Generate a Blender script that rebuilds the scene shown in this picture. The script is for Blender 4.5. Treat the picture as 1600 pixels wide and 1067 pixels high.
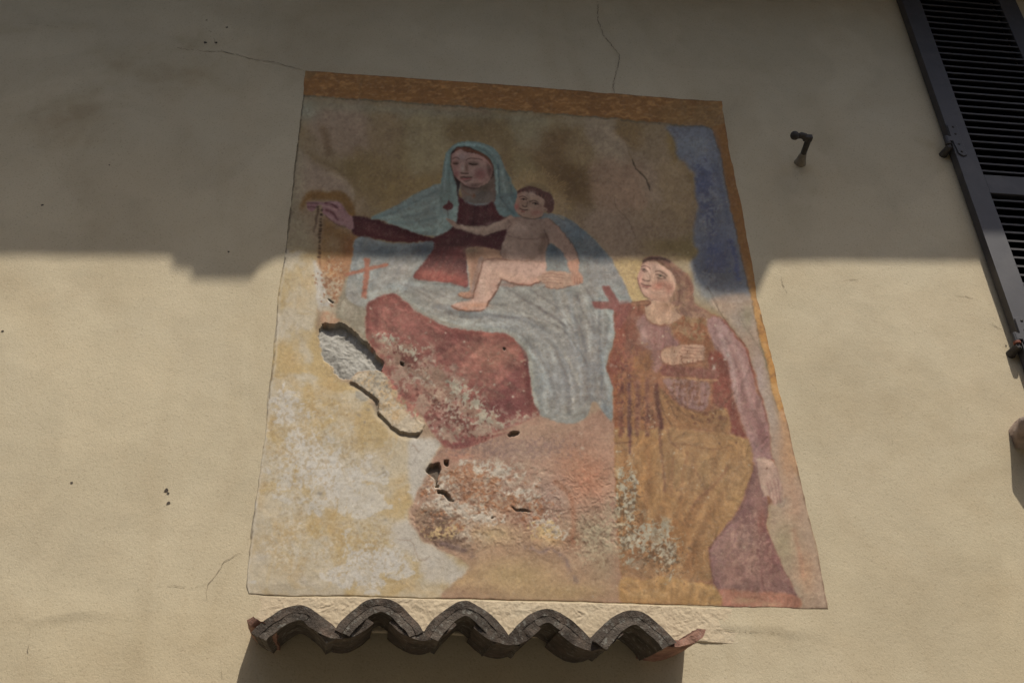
import bpy, bmesh, math, random
import numpy as np
from mathutils import Vector, Matrix, noise

for o in list(bpy.data.objects): bpy.data.objects.remove(o, do_unlink=True)
scene = bpy.context.scene
col = scene.collection

# ------------------------------------------------------------------ camera: standing in the street, looking up at the house wall (wall face is the plane y = 0)
FPX, PCX, PCY = 1849.55, 800.0, 533.5
EYE, DIST = 1.65, 2.9482
RX = np.array([0.99216942, 0.04814029, 0.11524907])        # wall-right, in camera axes (right, down, forward)
UZ = np.array([-0.0320174, -0.79387251, 0.60724075])       # up
NY = np.cross(UZ, RX); NY = NY if NY[2] > 0 else -NY       # into the wall
cam_d = bpy.data.cameras.new('camera'); cam = bpy.data.objects.new('camera', cam_d); col.objects.link(cam)
cam_d.sensor_width = 36.0; cam_d.lens = FPX / 1600 * 36.0; cam_d.clip_end = 500; cam_d.clip_start = 0.05
M = Matrix(((RX[0], -RX[1], -RX[2], 0.0), (NY[0], -NY[1], -NY[2], -DIST), (UZ[0], -UZ[1], -UZ[2], EYE), (0, 0, 0, 1)))
cam.matrix_world = M
scene.camera = cam

# ------------------------------------------------------------------ light: high sun grazing the wall from above, a little from the right
SUN_A, SUN_B = 0.40, 2.0                                     # sideways and upward run of the sun ray per metre out of the wall
sun_dir = Vector((SUN_A, -1.0, SUN_B)).normalized()
elev = math.asin(sun_dir.z); azim = math.atan2(sun_dir.x, sun_dir.y)
world = bpy.data.worlds.new('World'); scene.world = world; world.use_nodes = True
wn = world.node_tree; bg = wn.nodes['Background']
skyt = wn.nodes.new('ShaderNodeTexSky'); skyt.sky_type = 'NISHITA'; skyt.sun_disc = False
skyt.sun_elevation = elev; skyt.sun_rotation = azim; skyt.altitude = 200; skyt.dust_density = 2.4; skyt.air_density = 1.0
wn.links.new(skyt.outputs[0], bg.inputs[0]); bg.inputs[1].default_value = 0.15
sl = bpy.data.lights.new('sun', 'SUN'); sl.energy = 4.3; sl.angle = math.radians(0.75); sl.color = (1.0, 0.95, 0.87)
sun = bpy.data.objects.new('sun', sl); col.objects.link(sun); sun.location = (3, -8, 14)
sun.rotation_euler = sun_dir.to_track_quat('Z', 'Y').to_euler()
scene.view_settings.view_transform = 'Standard'; scene.view_settings.look = 'None'
scene.view_settings.exposure = 0.10; scene.view_settings.gamma = 1.0; scene.view_settings.use_curve_mapping = False
scene.render.resolution_x = 1024; scene.render.resolution_y = 682

def at(px, py, d=0.0):
    """point standing d metres out of the wall, noted from the survey picture (1600 wide)"""
    r = np.array([(px - PCX) / FPX, (py - PCY) / FPX, 1.0]); q = r * ((DIST - d) / (NY @ r))
    return float(q @ RX), float(q @ UZ) + EYE

def to_px(X, Z):
    q = X[..., None] * RX + NY * DIST + (Z[..., None] - EYE) * UZ
    return PCX + FPX * q[..., 0] / q[..., 2], PCY + FPX * q[..., 1] / q[..., 2]

# ------------------------------------------------------------------ small helpers
def tag(o, label=None, cat=None, group=None, kind=None):
    if label: o['label'] = label
    if cat: o['category'] = cat
    if group: o['group'] = group
    if kind: o['kind'] = kind
    return o

def empty(name, loc, label=None, cat=None, group=None):
    o = bpy.data.objects.new(name, None); col.objects.link(o); o.location = loc; o.empty_display_size = .1
    return tag(o, label, cat, group)

def link(name, me, material, parent=None):
    o = bpy.data.objects.new(name, me); col.objects.link(o)
    if material and not me.materials: me.materials.append(material)
    if parent:
        o.parent = parent
        p = parent; off = Vector(p.location)
        while p.parent: p = p.parent; off += Vector(p.location)
        o.location = -off
    return o

def from_bm(name, bm, material, parent=None, smooth=False):
    me = bpy.data.meshes.new(name); bm.normal_update(); bm.to_mesh(me); bm.free()
    if smooth: me.shade_smooth()
    return link(name, me, material, parent)

def bevel_box(bm, lo, hi, bev=0.003, seg=2):
    v = [bm.verts.new((x, y, z)) for x in (lo[0], hi[0]) for y in (lo[1], hi[1]) for z in (lo[2], hi[2])]
    fs = [bm.faces.new([v[i] for i in q]) for q in ((0, 1, 3, 2), (4, 6, 7, 5), (0, 4, 5, 1), (2, 3, 7, 6), (0, 2, 6, 4), (1, 5, 7, 3))]
    if bev:
        es = list({e for f in fs for e in f.edges})
        bmesh.ops.bevel(bm, geom=es, offset=bev, segments=seg, profile=.5, affect='EDGES')
    return v

def tube(bm, pts, rad, n=12, cap=True):
    pts = [Vector(p) for p in pts]; rads = rad if isinstance(rad, (list, tuple)) else [rad] * len(pts); rings = []
    for i, p in enumerate(pts):
        t = (pts[min(i + 1, len(pts) - 1)] - pts[max(i - 1, 0)]).normalized()
        a = t.cross(Vector((0.3, 0.2, 1))).normalized()
        if a.length < .1: a = t.cross(Vector((1, 0, 0))).normalized()
        b = t.cross(a)
        rings.append([bm.verts.new(p + (a * math.cos(2 * math.pi * k / n) + b * math.sin(2 * math.pi * k / n)) * rads[i]) for k in range(n)])
    for r0, r1 in zip(rings[:-1], rings[1:]):
        for k in range(n): bm.faces.new((r0[k], r0[(k + 1) % n], r1[(k + 1) % n], r1[k]))
    if cap:
        bm.faces.new(rings[0][::-1]); bm.faces.new(rings[-1])
    bmesh.ops.recalc_face_normals(bm, faces=bm.faces)

def ball(bm, c, r, sq=(1, 1, 1), sub=2):
    g = bmesh.ops.create_icosphere(bm, subdivisions=sub, radius=r)
    for v in g['verts']: v.co = Vector((v.co.x * sq[0] + c[0], v.co.y * sq[1] + c[1], v.co.z * sq[2] + c[2]))

class NT:
    def __init__(s, name):
        s.m = bpy.data.materials.new(name); s.m.use_nodes = True; s.t = s.m.node_tree; s.b = s.t.nodes['Principled BSDF']
        s.b.inputs['Specular IOR Level'].default_value = 0.25
        g0 = s.t.nodes.new('ShaderNodeNewGeometry'); mp = s.t.nodes.new('ShaderNodeMapping'); mp.inputs['Rotation'].default_value = (0.61, 0.43, 0.87); s.t.links.new(g0.outputs['Position'], mp.inputs['Vector']); s.pos = mp.outputs[0]
    def n(s, kind, **k):
        x = s.t.nodes.new(kind)
        for a, v in k.items(): setattr(x, a, v)
        return x
    def l(s, a, b): s.t.links.new(a, b)
    def noise(s, scale, detail=4, rough=.55, vec=None, scl=None):
        x = s.n('ShaderNodeTexNoise'); x.inputs['Scale'].default_value = scale; x.inputs['Detail'].default_value = detail; x.inputs['Roughness'].default_value = rough
        v = vec or s.pos
        if scl:
            mp = s.n('ShaderNodeMapping'); mp.inputs['Scale'].default_value = scl; s.l(v, mp.inputs['Vector']); v = mp.outputs[0]
        s.l(v, x.inputs['Vector']); return x.outputs['Fac']
    def ramp(s, fac, stops):
        r = s.n('ShaderNodeValToRGB'); e = r.color_ramp.elements
        while len(e) < len(stops): e.new(.5)
        for q, (p, c) in zip(e, stops): q.position = p; q.color = (*c, 1) if len(c) == 3 else c
        s.l(fac, r.inputs[0]); return r.outputs[0]
    def mix(s, fac, a, b, mode='MIX'):
        x = s.n('ShaderNodeMix', data_type='RGBA', blend_type=mode)
        for sock, v in ((x.inputs[0], fac), (x.inputs[6], a), (x.inputs[7], b)):
            if isinstance(v, (int, float)): sock.default_value = v
            elif isinstance(v, tuple): sock.default_value = (*v, 1)
            else: s.l(v, sock)
        return x.outputs[2]
    def bump(s, fac, strength, dist, prev=None):
        x = s.n('ShaderNodeBump'); x.inputs['Strength'].default_value = strength; x.inputs['Distance'].default_value = dist
        s.l(fac, x.inputs['Height'])
        if prev: s.l(prev, x.inputs['Normal'])
        s.l(x.outputs[0], s.b.inputs['Normal']); return x.outputs[0]
    def base(s, c):
        if isinstance(c, tuple): s.b.inputs['Base Color'].default_value = (*c, 1)
        else: s.l(c, s.b.inputs['Base Color'])
    def rough(s, v): s.b.inputs['Roughness'].default_value = v

def simple(name, c1, c2, scale=20, rough=.85, bump=.3, bdist=.002, bscale=120, spec=.25, c3=None):
    t = NT(name); st = [(.35, c1), (.65, c2)]
    if c3: st = [(.3, c1), (.5, c2), (.68, c3)]
    t.base(t.ramp(t.noise(scale, 5), st)); t.rough(rough); t.bump(t.noise(bscale, 4), bump, bdist); t.b.inputs['Specular IOR Level'].default_value = spec
    return t.m

MAT = {}
# lime-washed roughcast of the house wall: cream, faintly clouded, fine sandy grain
t = NT('cream_plaster')
at_ = t.n('ShaderNodeAttribute', attribute_name='Stain')
c = t.ramp(t.noise(1.6, 5, .6), [(.3, (.485, .408, .272)), (.5, (.52, .440, .295)), (.72, (.545, .464, .318))])
c = t.mix(t.ramp(t.noise(9, 4, .6), [(.45, (0, 0, 0)), (.75, (.22, .22, .22))]), c, (.46, .36, .225))
c = t.mix(t.ramp(t.noise(190, 3, .6), [(.56, (0, 0, 0)), (.70, (.5, .5, .5))]), c, (.30, .235, .15))
c = t.mix(1.0, c, at_.outputs['Color'], 'MULTIPLY'); t.base(c); t.rough(.93); t.b.inputs['Specular IOR Level'].default_value = .12
b_ = t.bump(t.noise(38, 4, .6), .25, .003); b_ = t.bump(t.noise(115, 4, .7), .42, .0026, b_); t.bump(t.noise(260, 3, .7), .4, .0014, b_)
MAT['wall'] = t.m
# fresco: pigment laid on the plaster
t = NT('fresco_pigment'); at_ = t.n('ShaderNodeAttribute', attribute_name='Pigment')
t.base(t.mix(t.ramp(t.noise(300, 3, .6), [(.35, (0, 0, 0)), (.7, (.16, .16, .16))]), at_.outputs['Color'], (.26, .19, .13))); t.rough(.9); t.b.inputs['Specular IOR Level'].default_value = .15
b_ = t.bump(t.noise(60, 4, .6), .25, .003); t.bump(t.noise(260, 3, .6), .4, .0012, b_)
MAT['fresco'] = t.m
MAT['render'] = simple('grey_rendering', (.24, .225, .195), (.36, .34, .30), 60, .95, .8, .006, 90)
t = NT('rough_mortar'); c = t.ramp(t.noise(12, 5, .6), [(.3, (.50, .40, .265)), (.55, (.55, .445, .30)), (.75, (.53, .45, .315))]); t.base(t.mix(t.ramp(t.noise(120, 3), [(.55, (0, 0, 0)), (.75, (.4, .4, .4))]), c, (.32, .22, .14))); t.rough(.95)
b_ = t.bump(t.noise(45, 5, .7), .35, .006); t.bump(t.noise(140, 3, .6), .4, .002, b_); MAT['mortar'] = t.m
# roof tiles: terracotta grown dark with lichen and soot
def tile_mat(name, dark, mid, red, amt):
    t = NT(name); c = t.ramp(t.noise(22, 6, .65), [(.32, dark), (.52, mid), (.74, red)])
    c = t.mix(t.ramp(t.noise(70, 4, .6), [(.55, (0, 0, 0)), (.7, (amt, amt, amt))]), c, (.26, .25, .21)); t.base(c); t.rough(.9); t.b.inputs['Specular IOR Level'].default_value = .3
    b_ = t.bump(t.noise(60, 5, .65), .7, .006); t.bump(t.noise(240, 3), .5, .002, b_); return t.m
MAT['tile'] = tile_mat('weathered_tile', (.040, .030, .022), (.074, .056, .041), (.130, .090, .064), .45)
MAT['tile_mortar'] = tile_mat('bedding_mortar', (.042, .033, .025), (.086, .068, .051), (.16, .128, .098), .7)
MAT['tile_red'] = tile_mat('terracotta', (.13, .06, .045), (.24, .125, .085), (.33, .20, .14), .25)
MAT['tile_under'] = tile_mat('channel_tile', (.062, .046, .037), (.10, .074, .058), (.15, .10, .076), .3)
def paint_mat(name, c1, c2, rough):
    t = NT(name); c = t.ramp(t.noise(14, 5), [(.35, c1), (.7, c2)]); c = t.mix(t.ramp(t.noise(5, 6, .7), [(.5, (0, 0, 0)), (.75, (.5, .5, .5))]), c, (.10, .09, .08)); c = t.mix(t.ramp(t.noise(70, 4, .6), [(.68, (0, 0, 0)), (.72, (.8, .8, .8))]), c, (.028, .025, .024)); t.base(c); t.rough(rough); t.b.inputs['Specular IOR Level'].default_value = .4
    t.bump(t.noise(90, 3, .5, None, (1, 1, .12)), .12, .001); return t.m
MAT['shutter'] = paint_mat('shutter_paint', (.040, .036, .036), (.050, .045, .045), .55)
MAT['slat'] = paint_mat('slat_shade_paint', (.030, .026, .024), (.042, .036, .033), .6)  # darker shutter paint; shade under slats and in the reveal set into colour
MAT['iron'] = simple('old_iron', (.035, .031, .026), (.065, .056, .047), 60, .65, .4, .001, 200)
MAT['rust'] = simple('rusty_iron', (.16, .055, .035), (.26, .10, .06), 80, .85, .5, .001, 200)
MAT['stone'] = simple('brown_stone', (.16, .115, .09), (.27, .20, .155), 26, .92, .7, .006, 70, c3=(.33, .26, .21))
MAT['wood'] = simple('eave_wood', (.10, .07, .045), (.17, .12, .08), 18, .8, .4, .002, 80)
MAT['crack'] = simple('crack_dark', (.20, .16, .11), (.32, .26, .175), 60, .95, .2, .001, 200)  # darker tone for the flat crack ribbons
MAT['pit'] = simple('pit_dark', (.05, .04, .03), (.10, .08, .06), 60, .95, .2, .001, 200)  # darkest tone, for the flat pit discs and one wide crack
MAT['paving'] = simple('street_paving', (.21, .20, .18), (.29, .275, .245), 3, .9, .3, .004, 60)
MAT['roof'] = simple('roof_clay', (.22, .11, .07), (.34, .19, .12), 8, .9, .4, .004, 40)
MAT['facing'] = simple('facing_plaster', (.34, .29, .22), (.42, .36, .28), 2, .9, .3, .004, 40)
t = NT('dark_glass'); t.base((.01, .012, .013)); t.rough(.08); t.b.inputs['Specular IOR Level'].default_value = .5; MAT['glass'] = t.m
MAT['collar'] = simple('dark_plaster', (.16, .135, .10), (.26, .22, .16), 30, .95, .4, .002, 150)  # collar plaster, darker than the wall
PIG_GAIN, PIG_SAT = 1.02, 0.92
# ------------------------------------------------------------------ the wall painting: pigment and plaster relief, drawn stroke by stroke
CX0, CY0, CW, CH = 366, 96, 944, 872
PY, PX = np.mgrid[0:CH, 0:CW].astype(np.float32)
PX += CX0; PY += CY0

def s2l(c):
    c = np.asarray(c, np.float32)
    return np.where(c <= 0.04045, c / 12.92, ((c + 0.055) / 1.055) ** 2.4)

def l2s(c):
    c = np.clip(np.asarray(c, np.float32), 0, None)
    return np.where(c <= 0.0031308, c * 12.92, 1.055 * c ** (1 / 2.4) - 0.055)

def vnoise(cell, seed, cellx=None, H=CH, W=CW):
    cx = cellx or cell
    g = np.random.RandomState(seed)
    gh, gw = int(H / cell) + 3, int(W / cx) + 3
    r = g.rand(gh, gw).astype(np.float32)
    yy = np.arange(H, dtype=np.float32) / cell; xx = np.arange(W, dtype=np.float32) / cx
    yi = yy.astype(int); xi = xx.astype(int)
    fy = yy - yi; fx = xx - xi
    fy = (fy * fy * (3 - 2 * fy))[:, None]; fx = (fx * fx * (3 - 2 * fx))[None, :]
    a = r[yi][:, xi]; b = r[yi][:, xi + 1]; c = r[yi + 1][:, xi]; d = r[yi + 1][:, xi + 1]
    return (a * (1 - fx) + b * fx) * (1 - fy) + (c * (1 - fx) + d * fx) * fy

def fbm0(cell, seed, octs=4, cellx=None, H=CH, W=CW, gain=0.55):
    t = np.zeros((H, W), np.float32); a = 1.0; s = 0
    for o in range(octs):
        if cell < 1.2: break
        t += a * vnoise(cell, seed + 17 * o, cellx, H, W); s += a
        a *= gain; cell /= 2; cellx = cellx / 2 if cellx else None
    return t / s

def fbm(cell, seed, octs=4, cellx=None, H=CH, W=CW, gain=0.55):
    A = fbm0(cell, seed, octs, cellx, H, W, gain)
    if cell < 5: return A
    a = cell * 1.1
    wy = (fbm0(cell * 1.3, seed + 501, 2, None, H, W) - .5) * 2 * a; wx = (fbm0(cell * 1.3, seed + 502, 2, None, H, W) - .5) * 2 * a
    yy, xx = np.mgrid[0:H, 0:W]
    return A[np.clip((yy + wy).astype(int), 0, H - 1), np.clip((xx + wx).astype(int), 0, W - 1)]

def blur(m, r):
    if r < 0.4: return m
    k = int(math.ceil(r * 2.5)); x = np.arange(-k, k + 1); w = np.exp(-x * x / (2.0 * r * r)); w /= w.sum()
    p = np.pad(m, ((k, k), (0, 0)), mode='edge'); o = np.zeros_like(m)
    for i, q in enumerate(w): o += q * p[i:i + m.shape[0]]
    p = np.pad(o, ((0, 0), (k, k)), mode='edge'); o = np.zeros_like(m)
    for i, q in enumerate(w): o += q * p[:, i:i + m.shape[1]]
    return o

def spline(pts, closed=True, n=5):
    p = np.array(pts, float); m = len(p); out = []
    for i in range(m if closed else m - 1):
        if closed: a, b, c, d = p[i - 1], p[i], p[(i + 1) % m], p[(i + 2) % m]
        else: a, b, c, d = p[max(i - 1, 0)], p[i], p[i + 1], p[min(i + 2, m - 1)]
        for k in range(n):
            t = k / n
            out.append(0.5 * (2 * b + (c - a) * t + (2 * a - 5 * b + 4 * c - d) * t * t + (3 * b - a - 3 * c + d) * t ** 3))
    if not closed: out.append(p[-1])
    return np.array(out)

def zone(x0, y0, f):
    return lambda *v: [(x0 + v[i] / f, y0 + v[i + 1] / f) for i in range(0, len(v), 2)]
F4 = 1600 / 360
ZA = zone(440, 90, F4); ZB = zone(800, 90, F4); ZC = zone(440, 300, F4); ZD = zone(760, 300, F4)
ZE = zone(920, 370, F4); ZF = zone(460, 480, F4); ZG = zone(760, 480, F4); ZH = zone(940, 560, F4)
ZI = zone(370, 680, 3.811); ZJ = zone(640, 680, 3.811); ZK = zone(940, 720, 3.811)
ZM = zone(680, 210, 9.7); ZN = zone(780, 270, 10.667); ZS = zone(980, 390, 9.7); ZR = zone(460, 280, 8.894)

IMG = np.zeros((CH, CW, 3), np.float32)
HGT = np.zeros((CH, CW), np.float32)          # relief, millimetres
LAB = np.zeros((CH, CW), np.int8)             # which part of the painting a spot belongs to
WOB = (fbm0(14, 5, 2) + .5 * fbm0(4.5, 7, 2) - .75, fbm0(14, 6, 2) + .5 * fbm0(4.5, 8, 2) - .75)

def polymask(pts, soft=0.7, smooth=True, wob=0.0):
    p = spline(pts) if smooth else np.array(pts, float)
    pad = 3 + 3 * soft + wob
    x0 = max(int(p[:, 0].min() - pad) - CX0, 0); x1 = min(int(p[:, 0].max() + pad) + 2 - CX0, CW)
    y0 = max(int(p[:, 1].min() - pad) - CY0, 0); y1 = min(int(p[:, 1].max() + pad) + 2 - CY0, CH)
    if x1 <= x0 or y1 <= y0: return None
    X = PX[y0:y1, x0:x1]; Y = PY[y0:y1, x0:x1]
    if wob:
        X = X + wob * 2 * WOB[0][y0:y1, x0:x1]; Y = Y + wob * 2 * WOB[1][y0:y1, x0:x1]
    ins = np.zeros(X.shape, bool); q = np.roll(p, -1, 0)
    for (ax, ay), (bx, by) in zip(p, q):
        if ay == by: continue
        c = ((ay > Y) != (by > Y)) & (X < (bx - ax) * (Y - ay) / (by - ay) + ax)
        ins ^= c
    return (slice(y0, y1), slice(x0, x1)), blur(ins.astype(np.float32), soft)

def full(mm):
    o = np.zeros((CH, CW), np.float32)
    if mm: o[mm[0]] = mm[1]
    return o

def rgb(c): return np.array(c, np.float32) / 255.0

def SH(c, y=300):
    """a pigment noted in the shaded part of the wall, brought to the level of the sunlit part"""
    t = np.clip((y - 110) / 290.0, 0, 1)
    k = np.array([.206, .210, .234]) * (1 - t) + np.array([.30, .33, .37]) * t
    return tuple(np.clip(l2s(s2l(np.array(c) / 255.0) / k), 0, 1) * 255)

def comp(sl, m, col):
    col = rgb(col)
    IMG[sl] += (col - IMG[sl]) * m[..., None]

def P(pts, col, soft=0.8, alpha=1.0, smooth=True, wob=0.0, clip=None, tex=None, lab=None):
    r = polymask(pts, soft, smooth, wob)
    if r is None: return None
    sl, m = r; a = m * alpha
    if clip is not None: a = a * clip[sl]
    if tex is not None: a = a * tex[sl]
    comp(sl, a, col)
    if lab is not None: LAB[sl][m > 0.5] = lab
    return r

def G(x, y, rx, ry, col, alpha=0.6, rot=0.0, clip=None, tex=None, pw=1.0):
    R_ = max(rx, ry) * 2.6
    x0 = max(int(x - R_) - CX0, 0); x1 = min(int(x + R_) - CX0, CW); y0 = max(int(y - R_) - CY0, 0); y1 = min(int(y + R_) - CY0, CH)
    if x1 <= x0 or y1 <= y0: return
    sl = (slice(y0, y1), slice(x0, x1)); dx = PX[sl] - x; dy = PY[sl] - y; c, s = math.cos(rot), math.sin(rot)
    u = (dx * c + dy * s) / rx; v = (-dx * s + dy * c) / ry
    a = np.exp(-(u * u + v * v) ** pw) * alpha
    if clip is not None: a = a * clip[sl]
    if tex is not None: a = a * tex[sl]
    comp(sl, a, col)

def segdist(pts, pad, wv=None):
    p = np.array(pts, float)
    x0 = max(int(p[:, 0].min() - pad) - CX0, 0); x1 = min(int(p[:, 0].max() + pad) + 2 - CX0, CW)
    y0 = max(int(p[:, 1].min() - pad) - CY0, 0); y1 = min(int(p[:, 1].max() + pad) + 2 - CY0, CH)
    if x1 <= x0 or y1 <= y0: return None
    sl = (slice(y0, y1), slice(x0, x1)); X = PX[sl]; Y = PY[sl]; d = np.full(X.shape, 1e6, np.float32)
    for (ax, ay), (bx, by) in zip(p[:-1], p[1:]):
        L2 = (bx - ax) ** 2 + (by - ay) ** 2 + 1e-9
        t = np.clip(((X - ax) * (bx - ax) + (Y - ay) * (by - ay)) / L2, 0, 1)
        d = np.minimum(d, np.hypot(X - ax - t * (bx - ax), Y - ay - t * (by - ay)))
    return sl, d

def L(pts, w, col, alpha=0.8, soft=0.8, clip=None, tex=None, smooth=True, jit=0.0, seed=0):
    p = spline(pts, False, 5) if smooth and len(pts) > 2 else np.array(pts, float)
    if jit:
        if len(p) < 12:
            p = np.array([p[0] + (p[-1] - p[0]) * t for t in np.linspace(0, 1, 12)]) if len(p) == 2 else p
        p = p + np.random.RandomState(seed).randn(*p.shape) * jit
    r = segdist(p, w + 3 * soft + 2)
    if r is None: return
    sl, d = r
    a = alpha / (1 + np.exp(np.clip((d - w / 2) / (0.45 * soft + 0.05), -30, 30)))
    if clip is not None: a = a * clip[sl]
    if tex is not None: a = a * tex[sl]
    comp(sl, a, col)

def groove(pts, w, depth, jit=0.6, seed=0, smooth=True):
    p = spline(pts, False, 4) if smooth and len(pts) > 2 else np.array(pts, float)
    p = p + np.random.RandomState(seed).randn(*p.shape) * jit
    r = segdist(p, w * 3 + 2)
    if r: HGT[r[0]] -= depth * np.exp(-(r[1] / w) ** 2)

def step(x, a, b): return np.clip((x - a) / (b - a), 0, 1)

def gmask(lst, rot=0.0):
    o = np.zeros((CH, CW), np.float32); c, s_ = math.cos(rot), math.sin(rot)
    for x, y, rx, ry in lst:
        dx, dy = PX - x, PY - y; u_, v_ = (dx * c + dy * s_) / rx, (-dx * s_ + dy * c) / ry
        o = np.maximum(o, np.exp(-(u_ * u_ + v_ * v_)))
    return o

def dis(lst, c, cell, seed, t, alpha=.9, clip=None, rot=0.0, cellx=None):
    """ragged patches where another layer of plaster or pigment shows"""
    m = step(.9 * fbm(cell, seed, 4, cellx, gain=.7) + .45 * gmask(lst, rot), t, t + .035) * alpha
    if clip is not None: m = m * clip
    comp(np.s_[:, :], m, c); return m

LEFT = [(476, 110), (473.5, 150), (468.5, 187), (457, 283), (454, 310), (447, 375), (442, 411), (435.5, 450), (431.5, 495), (426, 561), (418.5, 620), (412, 680), (404, 740), (396, 798), (389.5, 850), (384.5, 890), (383, 916), (387, 929)]
RIGHT = [(1128, 158), (1135, 207), (1158, 315), (1168, 370), (1182, 455), (1193, 505), (1210, 568), (1219, 610), (1234, 674), (1247, 728), (1254, 762), (1264, 806), (1276, 851), (1289, 922), (1294, 952)]
TOP = [(476, 110), (640, 121), (800, 133), (960, 146), (1050, 153), (1128, 158)]
BOT = [(387, 929), (449, 932.5), (551, 932), (658, 935), (760, 937.5), (902, 941), (974, 943), (1123, 949.5), (1294, 952)]

def paint():
    n1, n2, n3 = fbm(90, 1, 5), fbm(34, 2, 4), fbm(9, 3, 3)
    fine = fbm(3.2, 4, 2); hs = fbm(5, 8, 3, cellx=26); vs = fbm(30, 9, 3, cellx=5)
    def tex(lo, hi, n): return step(n, lo, hi)
    # ---- cloudy ground of the picture
    IMG[:] = rgb(SH((83, 72, 55), 260))
    comp(np.s_[:, :], tex(.44, .6, n1) * .6, SH((90, 78, 70), 270))
    comp(np.s_[:, :], tex(.5, .66, n2) * .35, SH((72, 60, 40), 260))
    C = SH
    G(520, 185, 52, 24, C((84, 76, 68), 180), .75); G(560, 200, 34, 26, C((88, 77, 70), 200), .6); G(500, 235, 36, 22, C((84, 74, 66), 230), .6)
    L(ZA(960, 370, 880, 440, 850, 540, 820, 700, 790, 850, 700, 960), 10, C((60, 50, 33), 240), .6, 6)
    L(ZA(300, 500, 330, 580, 330, 660), 9, C((66, 54, 40), 230), .55, 5)
    G(553, 262, 17, 9, C((56, 51, 34), 260), .7, 0, None, tex(.35, .6, n3)); G(545, 275, 20, 6, C((58, 50, 32), 270), .5)
    G(640, 255, 34, 40, C((84, 74, 52), 260), .6); G(655, 215, 26, 24, C((86, 78, 60), 220), .6)
    G(585, 200, 22, 40, C((80, 70, 52), 210), .5); G(600, 290, 40, 22, C((78, 66, 45), 290), .6); G(640, 300, 40, 14, C((86, 72, 46), 300), .6)
    G(700, 200, 60, 18, C((66, 55, 36), 200), .65); G(800, 205, 44, 18, C((72, 62, 44), 200), .5)
    G(735, 190, 60, 10, C((70, 66, 56), 190), .5)
    for x, y, rx, ry, c, a in [(870, 225, 22, 26, (62, 50, 32), .75), (895, 280, 34, 36, (60, 48, 28), .8), (845, 205, 20, 18, (84, 74, 58), .5), (905, 190, 40, 12, (86, 77, 66), .6),
                               (930, 230, 20, 30, (90, 80, 66), .6), (960, 225, 26, 40, (88, 77, 70), .6), (985, 300, 30, 40, (92, 78, 70), .6), (1010, 220, 26, 24, (84, 74, 62), .5), (1040, 280, 34, 36, (90, 78, 66), .55),
                               (980, 200, 16, 22, (76, 62, 42), .6), (1030, 205, 18, 14, (74, 64, 46), .5), (1055, 230, 10, 34, (82, 70, 44), .6), (1070, 320, 18, 40, (82, 70, 52), .6),
                               (930, 345, 30, 22, (92, 80, 72), .6), (1000, 360, 60, 40, (86, 74, 64), .5), (1050, 385, 40, 12, (74, 64, 42), .7), (1075, 395, 18, 22, (76, 68, 46), .7)]:
        G(x, y, rx, ry, C(c, y), a)
    for pts, c, a, sf in [(ZA(150, 290, 900, 340, 1600, 400, 1600, 450, 900, 420, 500, 380, 150, 400), (84, 79, 70), .6, 4), (ZA(190, 400, 420, 380, 590, 430, 620, 560, 580, 680, 420, 700, 330, 620, 230, 560), (90, 77, 69), .8, 5), (ZA(270, 500, 330, 520, 350, 680, 300, 660), (68, 55, 42), .7, 3),
                           (ZA(600, 420, 800, 430, 820, 560, 760, 760, 640, 720, 590, 560), (82, 70, 55), .7, 5), (ZA(900, 400, 1060, 400, 1180, 480, 1170, 640, 1090, 760, 960, 800, 880, 760, 870, 560), (88, 80, 63), .8, 5), (ZA(1160, 480, 1240, 400, 1600, 420, 1600, 640, 1480, 600, 1300, 560, 1180, 600), (66, 55, 38), .7, 6),
                           (ZA(820, 800, 960, 830, 1090, 800, 1090, 890, 900, 950, 760, 1040, 700, 980), (86, 73, 49), .8, 4), (ZA(480, 640, 700, 700, 780, 820, 640, 960, 500, 900, 440, 800), (78, 66, 45), .7, 5), (ZA(1600, 640, 1520, 700, 1600, 860), (72, 60, 40), .7, 4),
                           (ZB(0, 400, 220, 420, 240, 560, 100, 620, 0, 560), (82, 76, 63), .8, 5), (ZB(200, 500, 400, 520, 430, 660, 300, 700, 210, 640), (66, 53, 37), .85, 5), (ZB(150, 680, 330, 700, 520, 780, 560, 920, 520, 1040, 400, 980, 300, 860, 180, 800), (60, 47, 31), .75, 6), (ZB(0, 640, 150, 700, 180, 800, 60, 860, 0, 840), (82, 73, 53), .8, 5),
                           (ZB(380, 560, 520, 540, 570, 680, 480, 760, 400, 720), (82, 70, 52), .8, 4), (ZB(500, 430, 680, 440, 760, 560, 780, 700, 660, 740, 560, 640), (91, 81, 71), .8, 4), (ZB(560, 760, 760, 720, 900, 800, 960, 960, 860, 1067, 620, 1060, 540, 940), (94, 77, 66), .8, 5), (ZB(720, 450, 900, 470, 930, 600, 800, 620), (78, 63, 43), .8, 4),
                           (ZB(900, 500, 1080, 510, 1130, 620, 1100, 700, 920, 700), (86, 74, 60), .7, 4), (ZB(1040, 720, 1180, 760, 1280, 880, 1270, 1060, 1060, 1060, 1000, 880), (92, 79, 62), .8, 4), (ZB(880, 740, 1000, 780, 1010, 1000, 930, 960), (98, 85, 75), .6, 4), (ZB(1060, 490, 1120, 560, 1150, 680, 1110, 720, 1080, 600), (82, 67, 40), .8, 3), (ZB(1180, 760, 1280, 860, 1290, 1000, 1250, 900), (80, 66, 42), .7, 3)]:
        P(pts, C(c, float(np.mean([q_[1] for q_ in pts]))), sf, a, True, 8)
    L(ZB(640, 500, 720, 560, 800, 640), 7, C((104, 92, 82), 225), .6, 4)
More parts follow.
